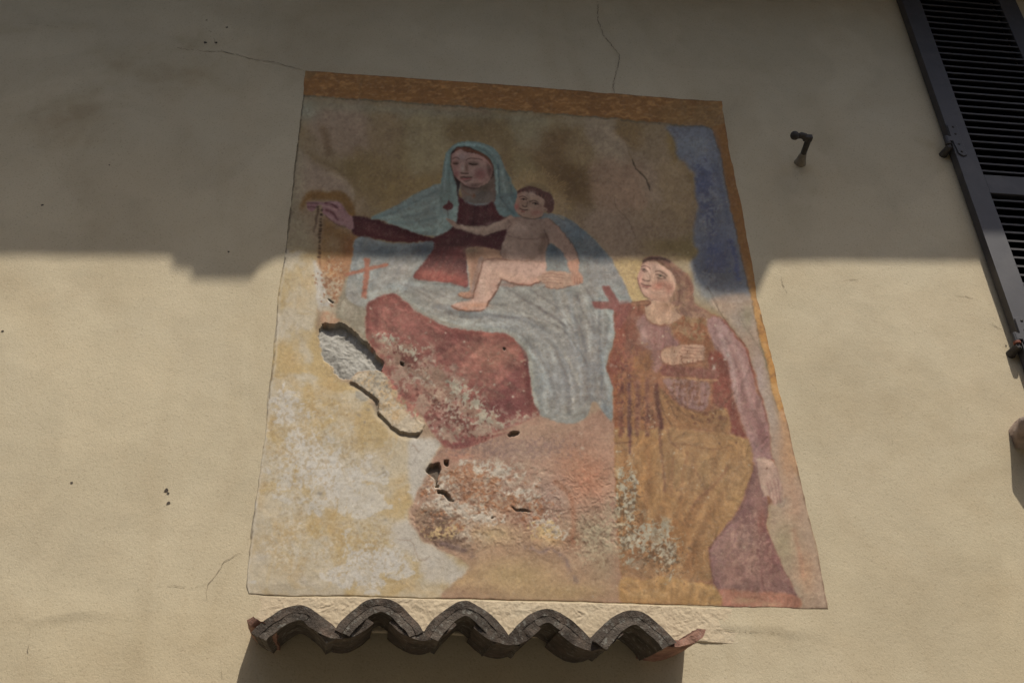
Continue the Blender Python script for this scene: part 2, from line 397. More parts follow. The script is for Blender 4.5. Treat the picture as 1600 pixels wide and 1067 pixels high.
    P(ZD(670, 250, 720, 180, 800, 140, 900, 130, 960, 150, 1010, 220, 1040, 330, 1000, 420, 900, 440, 830, 400, 760, 330), C((92, 80, 73), 370), 6, .55)
    L(ZD(680, 240, 720, 185, 800, 145, 900, 132), 3, C((106, 92, 82), 340), .5, 2)
    P(ZA(60, 960, 110, 640, 200, 720, 330, 790, 440, 850, 490, 930, 480, 1000, 330, 940, 200, 930, 130, 1000), C((94, 83, 78), 290), 4, .8)
    L(ZA(110, 610, 210, 690, 320, 750, 410, 795), 4, C((68, 57, 42), 255), .6, 3)
    L(ZA(330, 810, 440, 870, 490, 930, 490, 1000), 4, C((106, 95, 84), 300), .6, 3)
    G(478, 175, 18, 16, C((82, 84, 80), 170), .6)
    G(720, 155 + 25, 200, 6, C((74, 74, 68), 180), .25, .07)
    # faded pale strip along the left edge, and the warm scraped ground below the hand
    P([(470, 230), (474, 300), (484, 360), (497, 410), (500, 440), (380, 460), (400, 230)], C((93, 88, 76), 360), 9, .85)
    P(ZR(400, 540, 500, 600, 640, 690, 760, 740, 880, 820, 850, 900, 800, 1067, 740, 1300, 300, 1300, 370, 900), C((76, 57, 34), 360), 4, .9)
    G(548, 390, 14, 24, C((80, 50, 30), 380), .7); G(520, 385, 14, 18, C((84, 74, 62), 390), .6, 0, None, tex(.35, .6, n3))
    P(ZR(75, 440, 100, 330, 180, 200, 330, 165, 440, 190, 560, 170, 680, 190, 770, 280, 830, 400, 850, 530, 760, 520, 700, 430, 620, 320, 400, 300, 200, 310, 130, 420), C((73, 53, 28), 310), 2, .9)
    G(474, 332, 10, 8, C((78, 66, 54), 330), .6)
    # ---- blue sky, upper right
    sky = P([(1042, 199), (1113, 200), (1127, 243), (1143, 330), (1153, 370), (1170, 445), (1172, 470), (1110, 470), (1094, 452), (1082, 430), (1078, 412), (1090, 397), (1084, 380), (1084, 350), (1091, 322), (1086, 295), (1084, 270), (1070, 256), (1056, 242), (1055, 225), (1048, 210)], C((70, 75, 82), 300), 2.2, 1, True, 3)
    sk = full(sky)
    for x, y, rx, ry, c, a in [(1100, 290, 18, 30, (58, 66, 88), .7), (1080, 225, 26, 12, (80, 86, 90), .6), (1108, 340, 16, 30, (50, 55, 70), .75), (1120, 390, 24, 30, (50, 58, 82), .7), (1100, 420, 14, 26, (52, 58, 72), .6), (1095, 255, 22, 14, (74, 82, 94), .5), (1130, 430, 30, 18, (58, 60, 62), .6), (1112, 310, 26, 10, (72, 78, 84), .4), (1100, 365, 16, 10, (68, 74, 80), .5)]:
        G(x, y, rx, ry, C(c, y), a, 0, sk)
    dis([(1100, 300, 30, 60), (1120, 400, 30, 50)], C((46, 52, 76), 330), 12, 191, .80, .6, sk); dis([(1085, 240, 30, 30), (1110, 330, 30, 60), (1100, 440, 30, 20)], C((88, 92, 92), 300), 10, 192, .84, .5, sk)
    L([(1141, 378), (1147, 395), (1150, 420), (1154, 436)], 8, C((40, 48, 84), 410), .7, 3, sk, tex(.3, .55, n3))
    L([(1118, 260), (1128, 300), (1138, 350)], 5, C((42, 48, 68), 300), .5, 3, sk)
    G(1098, 455, 22, 9, (160, 160, 150), .8, .5); G(1120, 474, 40, 12, (152, 150, 138), .75, .35); G(1090, 440, 8, 12, (150, 155, 152), .6)
    # right flank below the sky: worn violet-grey turning to flesh-coloured plaster
    P([(1110, 470), (1172, 462), (1186, 528), (1200, 590), (1210, 640), (1232, 680), (1250, 750), (1275, 850), (1295, 955), (1225, 955), (1200, 860), (1205, 790), (1200, 700), (1180, 590), (1150, 520), (1128, 490)], (170, 145, 122), 3, 1)
    G(1160, 500, 22, 22, (158, 148, 136), .8); G(1168, 495, 8, 18, (138, 130, 100), .7); G(1185, 590, 12, 40, (168, 148, 142), .8); G(1203, 640, 10, 40, (160, 148, 138), .7, -.2); G(1215, 700, 9, 40, (170, 150, 134), .7, -.2)
    G(1228, 720, 12, 40, (186, 142, 104), .8, -.2); G(1238, 790, 16, 40, (180, 140, 112), .7); G(1225, 850, 22, 40, (160, 146, 112), .8); G(1258, 900, 16, 40, (178, 138, 104), .7); G(1240, 930, 18, 20, (150, 140, 118), .6)
    L([(1240, 830), (1250, 870), (1254, 900)], 6, (170, 120, 92), .5, 3); L([(1234, 812), (1237, 835), (1236, 850)], 5, (196, 170, 140), .8, 2, None, tex(.35, .5, n3))
    # ---- yellow light beside the saint's face
    P(ZD(870, 480, 1060, 470, 1080, 560, 1060, 640, 1100, 740, 1150, 770, 1000, 790, 960, 660, 900, 560), (190, 162, 112), 3, 1)
    G(1004, 430, 10, 20, (182, 150, 98), .6)
    P(ZS(700, 210, 940, 190, 950, 430, 900, 360, 800, 300), (176, 158, 124), 4, .9)
    # ---- lower left: bare yellowish limewash, patched
    bare = P([(430, 400), (497, 400), (502, 450), (494, 500), (500, 540), (525, 590), (556, 606), (585, 640), (620, 680), (660, 690), (690, 700), (676, 740), (668, 770), (650, 800), (655, 835), (690, 860), (735, 885), (760, 905), (800, 960), (360, 960), (360, 800), (400, 560)], (186, 161, 112), 2.5, 1, True, 4, lab=5)
    bm = full(bare)
    comp(np.s_[:, :], bm * tex(.44, .6, fbm(60, 21, 5)) * .75, (190, 180, 160))
    comp(np.s_[:, :], bm * tex(.52, .66, fbm(26, 22, 4)) * .35, (178, 148, 98))
    for x, y, rx, ry in [(450, 640, 26, 26), (470, 690, 24, 16), (520, 745, 50, 34), (555, 780, 50, 30), (490, 790, 30, 24), (575, 725, 26, 22), (585, 875, 40, 22), (560, 905, 40, 22), (625, 885, 30, 24), (475, 905, 22, 9), (410, 870, 12, 12), (460, 515, 20, 18), (447, 470, 12, 18), (610, 840, 26, 20), (600, 700, 16, 12)]:
        G(x, y, rx, ry, (184, 175, 160), .85, .4, bm, tex(.3, .58, n2 * .6 + n3 * .4))
    for x, y, rx, ry in [(475, 450, 16, 34), (455, 560, 18, 24), (500, 640, 24, 30), (550, 650, 24, 18), (440, 830, 26, 20), (500, 830, 34, 14), (450, 890, 30, 14), (626, 760, 12, 36), (610, 695, 30, 14), (660, 920, 60, 12), (520, 600, 16, 20), (405, 780, 10, 40), (560, 690, 20, 10)]:
        G(x, y, rx, ry, (184, 153, 102), .5, .2, bm, tex(.28, .6, n2))
    for x, y, r in [(558, 748, 4), (600, 740, 6), (598, 730, 4), (602, 812, 3), (574, 862, 4), (578, 868, 3), (500, 772, 5), (560, 650, 4), (575, 640, 3), (612, 794, 2.5), (570, 660, 3), (529, 745, 2)]:
        G(x, y, r, r * .8, (124, 118, 108), .7, 0, None, tex(.3, .5, n3))
    dis([(500, 740, 70, 60), (560, 780, 60, 40), (590, 880, 60, 30)], (194, 187, 173), 26, 171, .70, .8, bm)
    dis([(445, 640, 30, 34), (520, 745, 56, 40), (600, 880, 60, 26), (560, 905, 44, 22), (470, 690, 30, 24)], (196, 189, 176), 18, 174, .72, .8, bm)
    dis([(480, 700, 120, 140), (560, 850, 120, 70), (450, 850, 60, 60)], (196, 188, 172), 4.5, 172, .90, .35, bm)
    dis([(480, 700, 120, 140), (560, 850, 120, 70), (450, 850, 60, 60)], (160, 132, 88), 4, 173, .91, .35, bm)
    P(ZI(930, 520, 1060, 515, 1080, 590, 1200, 660, 1300, 760, 1370, 860, 1220, 880, 1100, 840, 1080, 740, 960, 660), (188, 179, 164), 4, .9, True, 4)
    P(ZI(1030, 40, 1150, 20, 1220, 40, 1180, 130, 1130, 210, 1190, 290, 1130, 370, 1060, 410, 1030, 330, 1020, 150), (186, 178, 164), 2.5, .95, True, 3)
    P(ZC(215, 490, 260, 500, 290, 580, 310, 700, 355, 770, 350, 810, 280, 830, 245, 790, 240, 640), (190, 183, 170), 1.5, .95, True, 2)
    P(ZC(255, 470, 490, 470, 440, 600, 410, 700, 390, 790, 350, 740, 315, 680, 300, 590, 270, 540), (170, 124, 88), 2, .9, True, 3)
    dis([(520, 440, 30, 40), (515, 480, 20, 30)], (184, 170, 144), 5, 181, .80, .8); dis([(520, 440, 26, 40)], (138, 84, 54), 4, 182, .86, .7)
    G(515, 425, 12, 12, (196, 140, 86), .6, 0, None, tex(.4, .55, n3)); G(503, 405, 8, 12, (188, 150, 100), .5)
    P(ZC(275, 880, 300, 830, 360, 840, 410, 890, 350, 925, 280, 910), (184, 144, 112), 1.4, .95, True, 2)
    dis([(515, 498, 16, 10)], (194, 172, 140), 4, 183, .80, .8)
    P(ZC(380, 830, 410, 700, 440, 610, 520, 600, 640, 640, 660, 720, 600, 780, 580, 880, 600, 1060, 540, 990, 470, 930, 420, 900), (140, 132, 112), 2, .95, True, 2)
    comp(np.s_[360:440, 150:250], (tex(.5, .62, n3) * .5 * full(polymask(ZC(380, 830, 440, 640, 640, 650, 590, 1060, 420, 900), 3)))[360:440, 150:250], (176, 168, 148))
    # ---- lower middle: scoured pink and ochre ground
    low = P([(640, 800), (668, 740), (690, 700), (720, 695), (790, 660), (845, 640), (900, 660), (962, 630), (966, 700), (966, 800), (975, 945), (700, 945), (735, 885), (690, 860), (655, 835)], (172, 138, 114), 2, 1, True, 3, lab=0)
    lm = full(low)
    comp(np.s_[:, :], lm * tex(.45, .6, fbm(40, 31, 4)) * .6, (158, 120, 100))
    for x, y, rx, ry, c, a in [(915, 745, 36, 38, (164, 106, 78), .85), (890, 720, 30, 20, (166, 120, 92), .6), (940, 700, 22, 24, (184, 142, 116), .6), (800, 705, 60, 20, (156, 130, 114), .7), (720, 715, 34, 14, (178, 128, 106), .7), (735, 745, 30, 16, (166, 108, 70), .6),
                               (790, 760, 40, 18, (168, 140, 120), .7), (860, 775, 30, 30, (164, 138, 124), .75), (770, 790, 40, 14, (168, 118, 76), .6), (820, 815, 26, 18, (156, 108, 86), .7), (860, 840, 26, 14, (186, 148, 90), .7), (770, 835, 46, 18, (186, 160, 116), .8),
                               (915, 830, 30, 26, (148, 132, 106), .85), (940, 880, 26, 40, (154, 136, 106), .7), (895, 845, 16, 14, (142, 92, 66), .8), (800, 900, 100, 40, (180, 152, 106), .95), (880, 925, 80, 18, (174, 146, 102), .9), (700, 905, 40, 14, (182, 150, 100), .7)]:
        G(x, y, rx, ry, c, a, 0, lm)
    P([(648, 812), (652, 800), (662, 790), (690, 790), (715, 800), (735, 830), (738, 858), (720, 864), (690, 854), (664, 838)], (142, 116, 92), 2, .85, True, 4)
    fl = lm * tex(.5, .58, fbm(7, 33, 3) * .7 + .3 * n2)
    for x, y, rx, ry in [(740, 790, 44, 24), (700, 800, 30, 20), (690, 760, 20, 20), (790, 745, 40, 14), (830, 790, 40, 20), (860, 830, 30, 14), (720, 835, 40, 14), (770, 730, 50, 16)]:
        G(x, y, rx, ry, (192, 178, 156), .95, 0, fl)
    fl2 = lm * tex(.54, .62, fbm(6, 34, 3))
    for x, y, rx, ry in [(690, 830, 30, 18), (680, 800, 20, 14), (740, 770, 50, 26), (830, 800, 50, 24)]:
        G(x, y, rx, ry, (112, 76, 58), .8, 0, fl2)
    MID = [(700, 760, 50, 40), (760, 770, 60, 40), (820, 790, 50, 36), (690, 820, 44, 30)]
    dis(MID, (158, 104, 68), 9, 151, .80, .8, lm)
    dis([(780, 735, 60, 16), (700, 790, 50, 18), (820, 775, 40, 14), (730, 800, 60, 16), (690, 760, 24, 26), (860, 820, 30, 20)], (198, 187, 168), 7, 152, .76, .92, lm, .3)
    dis(MID, (190, 176, 156), 3.4, 153, .90, .6, lm)
    dis(MID + [(860, 800, 40, 40)], (122, 88, 70), 3.4, 154, .91, .6, lm)
    dis([(680, 820, 34, 26), (700, 840, 40, 16)], (104, 80, 66), 5, 155, .78, .85, lm)
    dis([(690, 830, 40, 20), (850, 830, 40, 20)], (200, 170, 118), 3.4, 156, .85, .9, lm)
    dis([(760, 700, 80, 22), (850, 700, 60, 22)], (130, 104, 96), 3.2, 157, .82, .6, lm)
    dis([(915, 745, 50, 46)], (184, 134, 104), 4, 158, .86, .6, lm)
    dis([(930, 840, 50, 60)], (122, 96, 74), 4, 159, .86, .7, lm)
    dis([(930, 840, 50, 50)], (182, 166, 134), 4, 160, .86, .7, lm)
    L(ZJ(190, 645, 260, 665, 330, 690, 370, 712), 8, (102, 82, 80), .8, 3, None, tex(.25, .5, n3)); L(ZJ(690, 665, 780, 690, 860, 690, 920, 740, 950, 800, 990, 870), 7, (116, 98, 96), .7, 3, None, tex(.3, .55, n3))
    L(ZJ(370, 712, 460, 670, 560, 660, 680, 660, 800, 740, 880, 765), 2.5, (140, 112, 84), .7, 1.5)
    L(ZJ(870, 280, 950, 350, 970, 440, 975, 540, 960, 620), 7, (152, 100, 72), .7, 3)
    # ---- the mantle of the seated woman: blue-grey cloth
    mant = [(560, 371), (610, 380), (676, 375), (690, 330), (760, 300), (800, 330), (853, 334), (876, 337), (895, 347), (917, 365), (940, 388), (956, 406), (963, 422), (976, 444), (985, 466), (985, 474), (962, 480), (960, 494), (960, 540), (950, 570), (956, 600), (957, 655), (946, 648), (933, 630), (926, 627), (921, 640), (915, 652), (902, 660), (888, 663), (872, 660), (852, 652), (843, 646), (835, 630), (827, 590), (818, 556), (803, 530), (782, 522), (755, 520), (725, 512), (690, 502), (655, 484), (634, 468), (618, 461), (600, 462), (582, 472), (565, 480), (540, 465), (545, 430), (551, 400)]
    mr = P(mant, (150, 146, 134), 1.0, 1, True, .5, lab=1); mm = full(mr)
    comp(np.s_[:, :], mm * tex(.45, .6, n2) * .35, (134, 130, 124))
    for x, y, rx, ry, c, a in [(600, 393, 40, 12, C((60, 68, 72), 395), .8), (665, 392, 24, 14, C((44, 48, 54), 395), .85), (590, 440, 26, 22, (150, 148, 138), .6), (640, 425, 30, 14, (158, 152, 140), .6), (630, 448, 26, 7, (158, 166, 162), .7), (615, 470, 20, 8, (160, 155, 138), .7),
                               (900, 365, 40, 26, C((58, 68, 74), 365), .8), (870, 395, 26, 18, C((50, 58, 64), 395), .85), (935, 400, 24, 14, C((58, 66, 72), 400), .8), (940, 440, 22, 20, (150, 150, 146), .7), (960, 460, 20, 16, (156, 156, 150), .6),
                               (760, 495, 50, 10, (156, 154, 140), .7), (850, 510, 40, 14, (152, 150, 138), .6), (700, 480, 30, 14, (160, 154, 138), .7), (840, 560, 14, 26, (150, 150, 140), .6), (900, 560, 26, 40, (140, 136, 130), .6), (880, 590, 20, 40, (132, 136, 140), .6), (920, 600, 24, 34, (126, 126, 124), .7), (930, 520, 22, 40, (134, 132, 126), .6), (850, 600, 14, 30, (136, 148, 150), .6), (890, 645, 40, 12, (146, 144, 132), .7), (945, 640, 12, 14, (116, 122, 124), .7), (930, 575, 16, 10, (112, 112, 116), .5), (840, 470, 40, 14, (150, 146, 134), .6)]:
        G(x, y, rx, ry, c, a, 0, mm)
    dk, lt = (112, 106, 100), (176, 172, 156)
    for pts, w, c, a in [(ZG(0, 72, 300, 74, 440, 110, 560, 190, 640, 300, 710, 420), 2.2, dk, .75), (ZG(0, 150, 150, 150, 300, 170, 420, 250, 500, 350, 560, 500, 570, 560), 2.6, (124, 116, 108), .6), (ZG(0, 120, 250, 130, 400, 180, 500, 270, 600, 430, 640, 540), 5, lt, .45), (ZG(240, 230, 360, 330, 420, 440, 470, 560, 500, 680), 4, (120, 116, 112), .5), (ZG(300, 300, 380, 420, 420, 520, 450, 640), 4, (160, 166, 162), .5),
                         (ZG(350, 0, 470, 70, 560, 150), 3, dk, .6), (ZG(560, 0, 620, 100, 680, 250, 720, 400), 3, (118, 114, 110), .6), (ZG(680, 20, 700, 150, 720, 300), 3, lt, .5), (ZG(740, 0, 775, 90), 2.4, lt, .6), (ZG(830, 20, 880, 110), 2.2, lt, .6), (ZG(380, 680, 480, 705, 580, 690, 620, 660), 2, (124, 118, 106), .6), (ZG(600, 610, 720, 600, 830, 640), 2.4, (156, 156, 150), .5), (ZG(620, 620, 740, 630, 860, 660), 1.6, (110, 106, 100), .5),
                         (ZD(640, 620, 720, 720, 770, 800), 2.5, dk, .6), (ZD(640, 650, 690, 760, 770, 920), 2, lt, .6), (ZD(620, 700, 680, 860, 760, 1000), 2.4, dk, .5), (ZD(100, 650, 250, 740, 400, 830, 540, 930), 3, dk, .6), (ZD(200, 640, 360, 740, 500, 830, 620, 960), 3.2, lt, .45), (ZD(300, 680, 480, 800, 620, 1000), 2.4, dk, .5), (ZD(0, 780, 160, 800, 350, 870), 2.4, (116, 112, 104), .5), (ZD(0, 870, 260, 880, 420, 930), 2.2, (118, 112, 104), .6), (ZD(0, 820, 200, 840, 400, 900), 3, lt, .4), (ZD(850, 830, 890, 900), 2, lt, .5),
                         (ZC(820, 640, 1000, 720, 1150, 830, 1250, 880), 3, (124, 116, 104), .6), (ZC(860, 650, 1050, 700, 1200, 760), 2.6, dk, .45), (ZC(790, 690, 900, 770, 1020, 860, 1150, 900), 4, lt, .5), (ZC(920, 620, 1060, 640, 1200, 650, 1300, 670), 2, (110, 104, 96), .6), (ZC(1240, 880, 1420, 870, 1600, 880), 2.4, (118, 112, 106), .6), (ZC(640, 560, 700, 520, 800, 480), 4, (124, 122, 118), .4), (ZC(600, 640, 620, 560, 660, 480), 3, (166, 162, 150), .4),
                         (ZC(560, 330, 540, 420, 500, 560), 3, (118, 122, 124), .4)]:
        L(pts, w, c, a, 1.4, mm)
    gf = np.random.RandomState(31)
    for i in range(16):
        q_ = i * .68 + gf.uniform(-.5, .5); e_ = gf.uniform(-5, 5, 6); k0 = gf.randint(0, 2)
        a_ = [(680 + 4 * q_, 476 + 3.6 * q_ + e_[0]), (760, 488 + 2.6 * q_ + e_[1]), (812, 494 + 3.4 * q_ + e_[1]), (868 - 3.2 * q_ + e_[2], 528 + 3 * q_), (892 - 5 * q_ + e_[3], 585), (897 - 5 * q_ + e_[4], 645)]
        L(a_[k0:(6 if i % 3 else 4)], gf.uniform(3, 9), (180, 182, 172) if i % 2 else (104, 104, 104), gf.uniform(.16, .40), gf.uniform(1.4, 3.4), mm)
    for i in range(12):
        q_ = i * .78 + gf.uniform(-.5, .5); e_ = gf.uniform(-6, 6, 4)
        L([(868 + 11 * q_, 458 + 1.5 * q_), (885 + 8 * q_ + e_[0], 510), (905 + 5 * q_ + e_[1], 570), (912 + 4.5 * q_ + e_[2], 625)][:(4 if i % 3 else 3)], gf.uniform(3, 9), (172, 178, 174) if i % 2 else (102, 106, 110), gf.uniform(.16, .40), gf.uniform(1.4, 3.2), mm)
    for i in range(5): L([(600 + 16 * i, 405), (590 + 14 * i, 430), (572 + 15 * i, 456)], 4, (168, 168, 160) if i % 2 else (112, 116, 118), .3, 2.4, mm)
    # ---- cross of red ochre at her knee
    oc = (166, 104, 76)
    P(ZC(572, 465, 610, 465, 606, 600, 588, 745, 555, 738, 575, 560), oc, .9, .95, False); P(ZC(430, 574, 600, 528, 738, 494, 748, 514, 600, 552, 440, 597), oc, .9, .95, False)
    L(ZC(590, 800, 640, 750, 720, 715, 790, 715, 850, 760, 930, 830, 1040, 890, 1150, 940, 1300, 965, 1450, 985) + ZF(1440, 185, 1510, 220, 1570, 270, 1600, 300) + ZG(240, 280, 280, 335, 292, 420, 300, 520, 312, 610, 335, 680), 12, (148, 143, 130), 1, 1)
    # ---- her red robe over the knees
    robe = P(ZC(590, 800, 640, 750, 720, 715, 790, 715, 850, 760, 930, 830, 1040, 890, 1150, 940, 1300, 965, 1450, 985) + ZF(1440, 185, 1510, 220, 1570, 270, 1600, 300) + ZG(240, 280, 280, 335, 292, 420, 300, 520, 312, 610, 335, 680, 370, 742, 250, 800, 100, 862, 0, 895) + ZF(1500, 870, 1400, 900, 1300, 940, 1150, 985, 1080, 985, 1020, 945, 960, 875, 915, 800, 880, 750, 840, 700, 760, 640, 700, 560, 640, 480, 600, 440, 615, 380, 560, 310, 520, 240, 495, 180),
             (152, 88, 76), 1.0, 1, True, .8, lab=1); rm = full(robe)
    for x, y, rx, ry, c, a in [(770, 560, 34, 22, (178, 112, 88), .85), (755, 545, 26, 14, (174, 104, 84), .6), (800, 590, 20, 36, (140, 76, 70), .7), (800, 630, 26, 22, (124, 62, 60), .8), (770, 640, 34, 14, (120, 58, 58), .8), (650, 510, 40, 24, (160, 94, 82), .6), (700, 525, 34, 12, (134, 72, 66), .7), (690, 560, 26, 16, (150, 88, 76), .6), (600, 500, 14, 34, (164, 96, 82), .6), (640, 600, 30, 20, (160, 104, 86), .6), (680, 660, 22, 18, (138, 74, 70), .8), (720, 690, 20, 10, (132, 70, 68), .8), (730, 510, 50, 8, (146, 80, 72), .6), (640, 475, 26, 10, (146, 82, 72), .6), (700, 690, 14, 8, (162, 84, 78), .6)]:
        G(x, y, rx, ry, c, a, 0, rm)
    for pts, w, c, a in [(ZF(950, 380, 1060, 300, 1200, 230, 1300, 190), 4, (124, 64, 60), .6), (ZF(1080, 310, 1180, 240, 1290, 200, 1400, 200), 5, (182, 118, 94), .5), (ZF(1380, 480, 1470, 420, 1560, 340), 5, (124, 66, 62), .55), (ZF(1400, 520, 1500, 450, 1600, 380), 4, (168, 100, 84), .45), (ZF(1300, 560, 1420, 590, 1560, 560), 5, (112, 56, 56), .5), (ZF(880, 120, 1000, 180, 1120, 190), 5, (132, 70, 64), .5), (ZC(600, 960, 590, 880, 600, 800, 650, 755, 740, 722), 2, (120, 64, 56), .5), (ZG(60, 560, 160, 480, 260, 380), 5, (130, 70, 66), .5)]:
        L(pts, w, c, a, 2.2, rm)
    for i in range(11):
        q_ = i * .9 + gf.uniform(-.4, .4); e_ = gf.uniform(-7, 7, 6)
        L([(806 - 15 * q_, 534 + 1.2 * q_), (775 - 16 * q_ + e_[0], 560 + 2 * q_ + e_[1]), (742 - 14 * q_ + e_[2], 610 + 3 * q_), (726 - 12 * q_ + e_[3], 650 + 3 * q_)][:(4 if i % 3 else 3)], gf.uniform(4, 11), (190, 124, 102) if i % 2 else (104, 52, 48), gf.uniform(.15, .38), gf.uniform(2.5, 5), rm)
    for i in range(4): L([(590 + 12 * i, 480 + 2 * i), (588 + 12 * i, 510), (600 + 14 * i, 545)], 5, (182, 114, 96) if i % 2 else (116, 60, 54), .35, 3, rm)
    G(826, 600, 8, 50, (104, 52, 50), .5, 0, rm); G(800, 552, 14, 16, (184, 120, 96), .5, 0, rm)
    # broad lights and hollows of the cloth, then the worn lower left
    for x, y, rx, ry, c_, a_, r_ in [(765, 553, 30, 13, (188, 124, 100), .6, .2), (735, 575, 34, 10, (176, 110, 90), .45, -.5), (650, 500, 30, 14, (172, 106, 92), .45, .5), (715, 527, 46, 6, (116, 58, 54), .6, .12), (826, 590, 7, 44, (104, 50, 50), .7, -.1), (800, 608, 8, 34, (120, 60, 58), .6, .5), (780, 585, 7, 30, (178, 110, 92), .45, .6), (690, 545, 40, 6, (124, 64, 58), .5, -.45), (786, 640, 34, 16, (112, 54, 54), .6, -.3)]:
        G(x, y, rx, ry, c_, a_, r_, rm)
    for x, y, rx, ry, a_ in [(620, 560, 34, 22, .55), (665, 590, 40, 22, .55), (700, 635, 44, 26, .5), (740, 660, 40, 20, .45), (690, 680, 30, 14, .4)]:
        G(x, y, rx, ry, (166, 132, 110), a_, .6, rm, tex(.3, .6, n2 * .5 + n3 * .5))
    wr = rm * tex(.5, .57, fbm(7, 41, 3) * .75 + .25 * n2)
    for x, y, rx, ry, a in [(615, 535, 20, 12, .9), (640, 552, 26, 10, .8), (665, 545, 14, 8, .9), (710, 605, 24, 16, .95), (735, 625, 24, 16, .95), (765, 650, 24, 14, .9), (690, 570, 30, 10, .6), (780, 655, 26, 10, .8), (730, 660, 34, 16, .8), (650, 580, 26, 16, .6), (760, 672, 30, 10, .9), (690, 620, 20, 14, .5)]:
        G(x, y, rx, ry, (178, 162, 138), a, .3, wr)
    dis([(630, 560, 50, 26), (690, 610, 46, 30), (735, 640, 44, 22)], (164, 128, 104), 9, 141, .70, .75, rm, .6)
    dis([(610, 532, 26, 12), (640, 550, 30, 12), (720, 612, 34, 14), (760, 655, 30, 12), (745, 632, 30, 12)], (180, 166, 142), 5, 142, .80, .9, rm, .4)
    dis([(650, 585, 40, 22), (700, 640, 50, 22), (680, 670, 30, 16)], (184, 166, 144), 3.4, 143, .89, .6, rm, .5)
    dis([(690, 640, 60, 30), (730, 670, 60, 20), (640, 560, 40, 20)], (116, 62, 54), 3.2, 144, .86, .8, rm, .5)
    dis([(700, 680, 34, 16), (760, 672, 40, 14), (820, 655, 30, 12), (660, 640, 20, 30), (625, 590, 20, 30)], (168, 134, 112), 6, 145, .74, .85, rm, -.2)
    # scattered losses of paint
    g = np.random.RandomState(77)
    for _ in range(60):
        x, y = g.uniform(575, 840), g.uniform(470, 690); r_ = g.uniform(.7, 1.6)
        G(x, y, r_ * 1.3, r_, (196, 180, 156), .9, g.uniform(0, 3), rm)
    # scraped plaster between hole and robe
    tong = P(ZF(400, 500, 480, 455, 560, 445, 610, 460, 660, 510, 710, 570, 730, 640, 790, 700, 850, 750, 895, 790, 890, 850, 860, 885, 800, 890, 740, 872, 670, 830, 610, 760, 580, 700, 575, 650, 520, 605, 440, 545), (188, 172, 146), 1.0, 1, True, 1, lab=5)
    comp(np.s_[:, :], full(tong) * tex(.5, .65, n3) * .4, (176, 150, 110))
    tm_ = full(tong); dis([(590, 600, 60, 60)], (164, 156, 138), 6, 184, .84, .7, tm_); dis([(600, 620, 60, 60)], (180, 148, 104), 7, 185, .84, .6, tm_); dis([(590, 600, 60, 60)], (130, 122, 106), 3.4, 186, .92, .7, tm_)
    HGT[:] += tm_ * 3.0 * (fbm(9, 187, 3) - .5)
    edge = full(polymask(ZF(640, 470, 720, 540, 780, 640, 870, 720, 900, 780, 860, 790, 780, 720, 700, 620), 3))
    comp(np.s_[:, :], edge * tex(.48, .56, fbm(6, 44, 3)) * .85, (168, 96, 84))
    # ---- hole down to the grey rendering
    hole = P(ZF(190, 112, 258, 122, 325, 108, 400, 160, 460, 212, 530, 282, 570, 340, 615, 382, 600, 452, 560, 440, 440, 455, 405, 490, 390, 512, 310, 490, 275, 460, 262, 425, 205, 370, 182, 270, 166, 205), (158, 154, 143), .6, 1, False, 2.4, lab=6)
    hm = full(hole)
    comp(np.s_[:, :], hm * tex(.4, .65, fbm(6, 51, 3)) * .5, (128, 124, 114))
    hraw = full(polymask(ZF(190, 112, 258, 122, 325, 108, 400, 160, 460, 212, 530, 282, 570, 340, 615, 382, 600, 452, 560, 440, 440, 455, 405, 490, 390, 512, 310, 490, 275, 460, 262, 425, 205, 370, 182, 270, 166, 205), .35, False, 2.4))
    prof = np.clip(18 - 0.55 * ((PY - 505) - 0.75 * (PX - 505)) / 1.25, 3.0, 18)
    HGT[:] -= hraw * (prof + 9 * (fbm(13, 52, 4, gain=.65) - .5) + 3.5 * (fbm(4, 53, 2) - .5))
    # overhanging lip of the loose plaster
    lip = ZF(390, 528, 432, 542, 520, 608, 575, 650, 580, 732, 672, 830, 738, 872, 800, 890, 862, 885, 888, 850)
    rr = segdist(spline(lip, False, 4) + g.randn(46 - 9, 2)[:len(spline(lip, False, 4))] * .5, 60)
    up = full(polymask(lip + [(668, 652), (700, 640), (700, 560), (640, 520), (600, 540), (560, 580)], .35, False, 2.6))
    band = np.zeros((CH, CW), np.float32); band[rr[0]] = np.exp(-(rr[1] / 20) ** 2)
    lv = np.clip(.1 + 1.5 * fbm(30, 58, 3), 0.25, 1.3)
    HGT[:] += up * band * 4 * lv
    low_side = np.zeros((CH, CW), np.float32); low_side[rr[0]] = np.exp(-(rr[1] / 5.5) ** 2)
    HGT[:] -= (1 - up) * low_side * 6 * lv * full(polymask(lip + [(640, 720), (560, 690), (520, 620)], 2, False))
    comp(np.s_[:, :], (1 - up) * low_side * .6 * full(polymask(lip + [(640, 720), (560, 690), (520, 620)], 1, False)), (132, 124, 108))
    P(ZF(418, 585, 470, 590, 515, 620, 500, 650, 450, 645), (150, 144, 130), 1, .8)
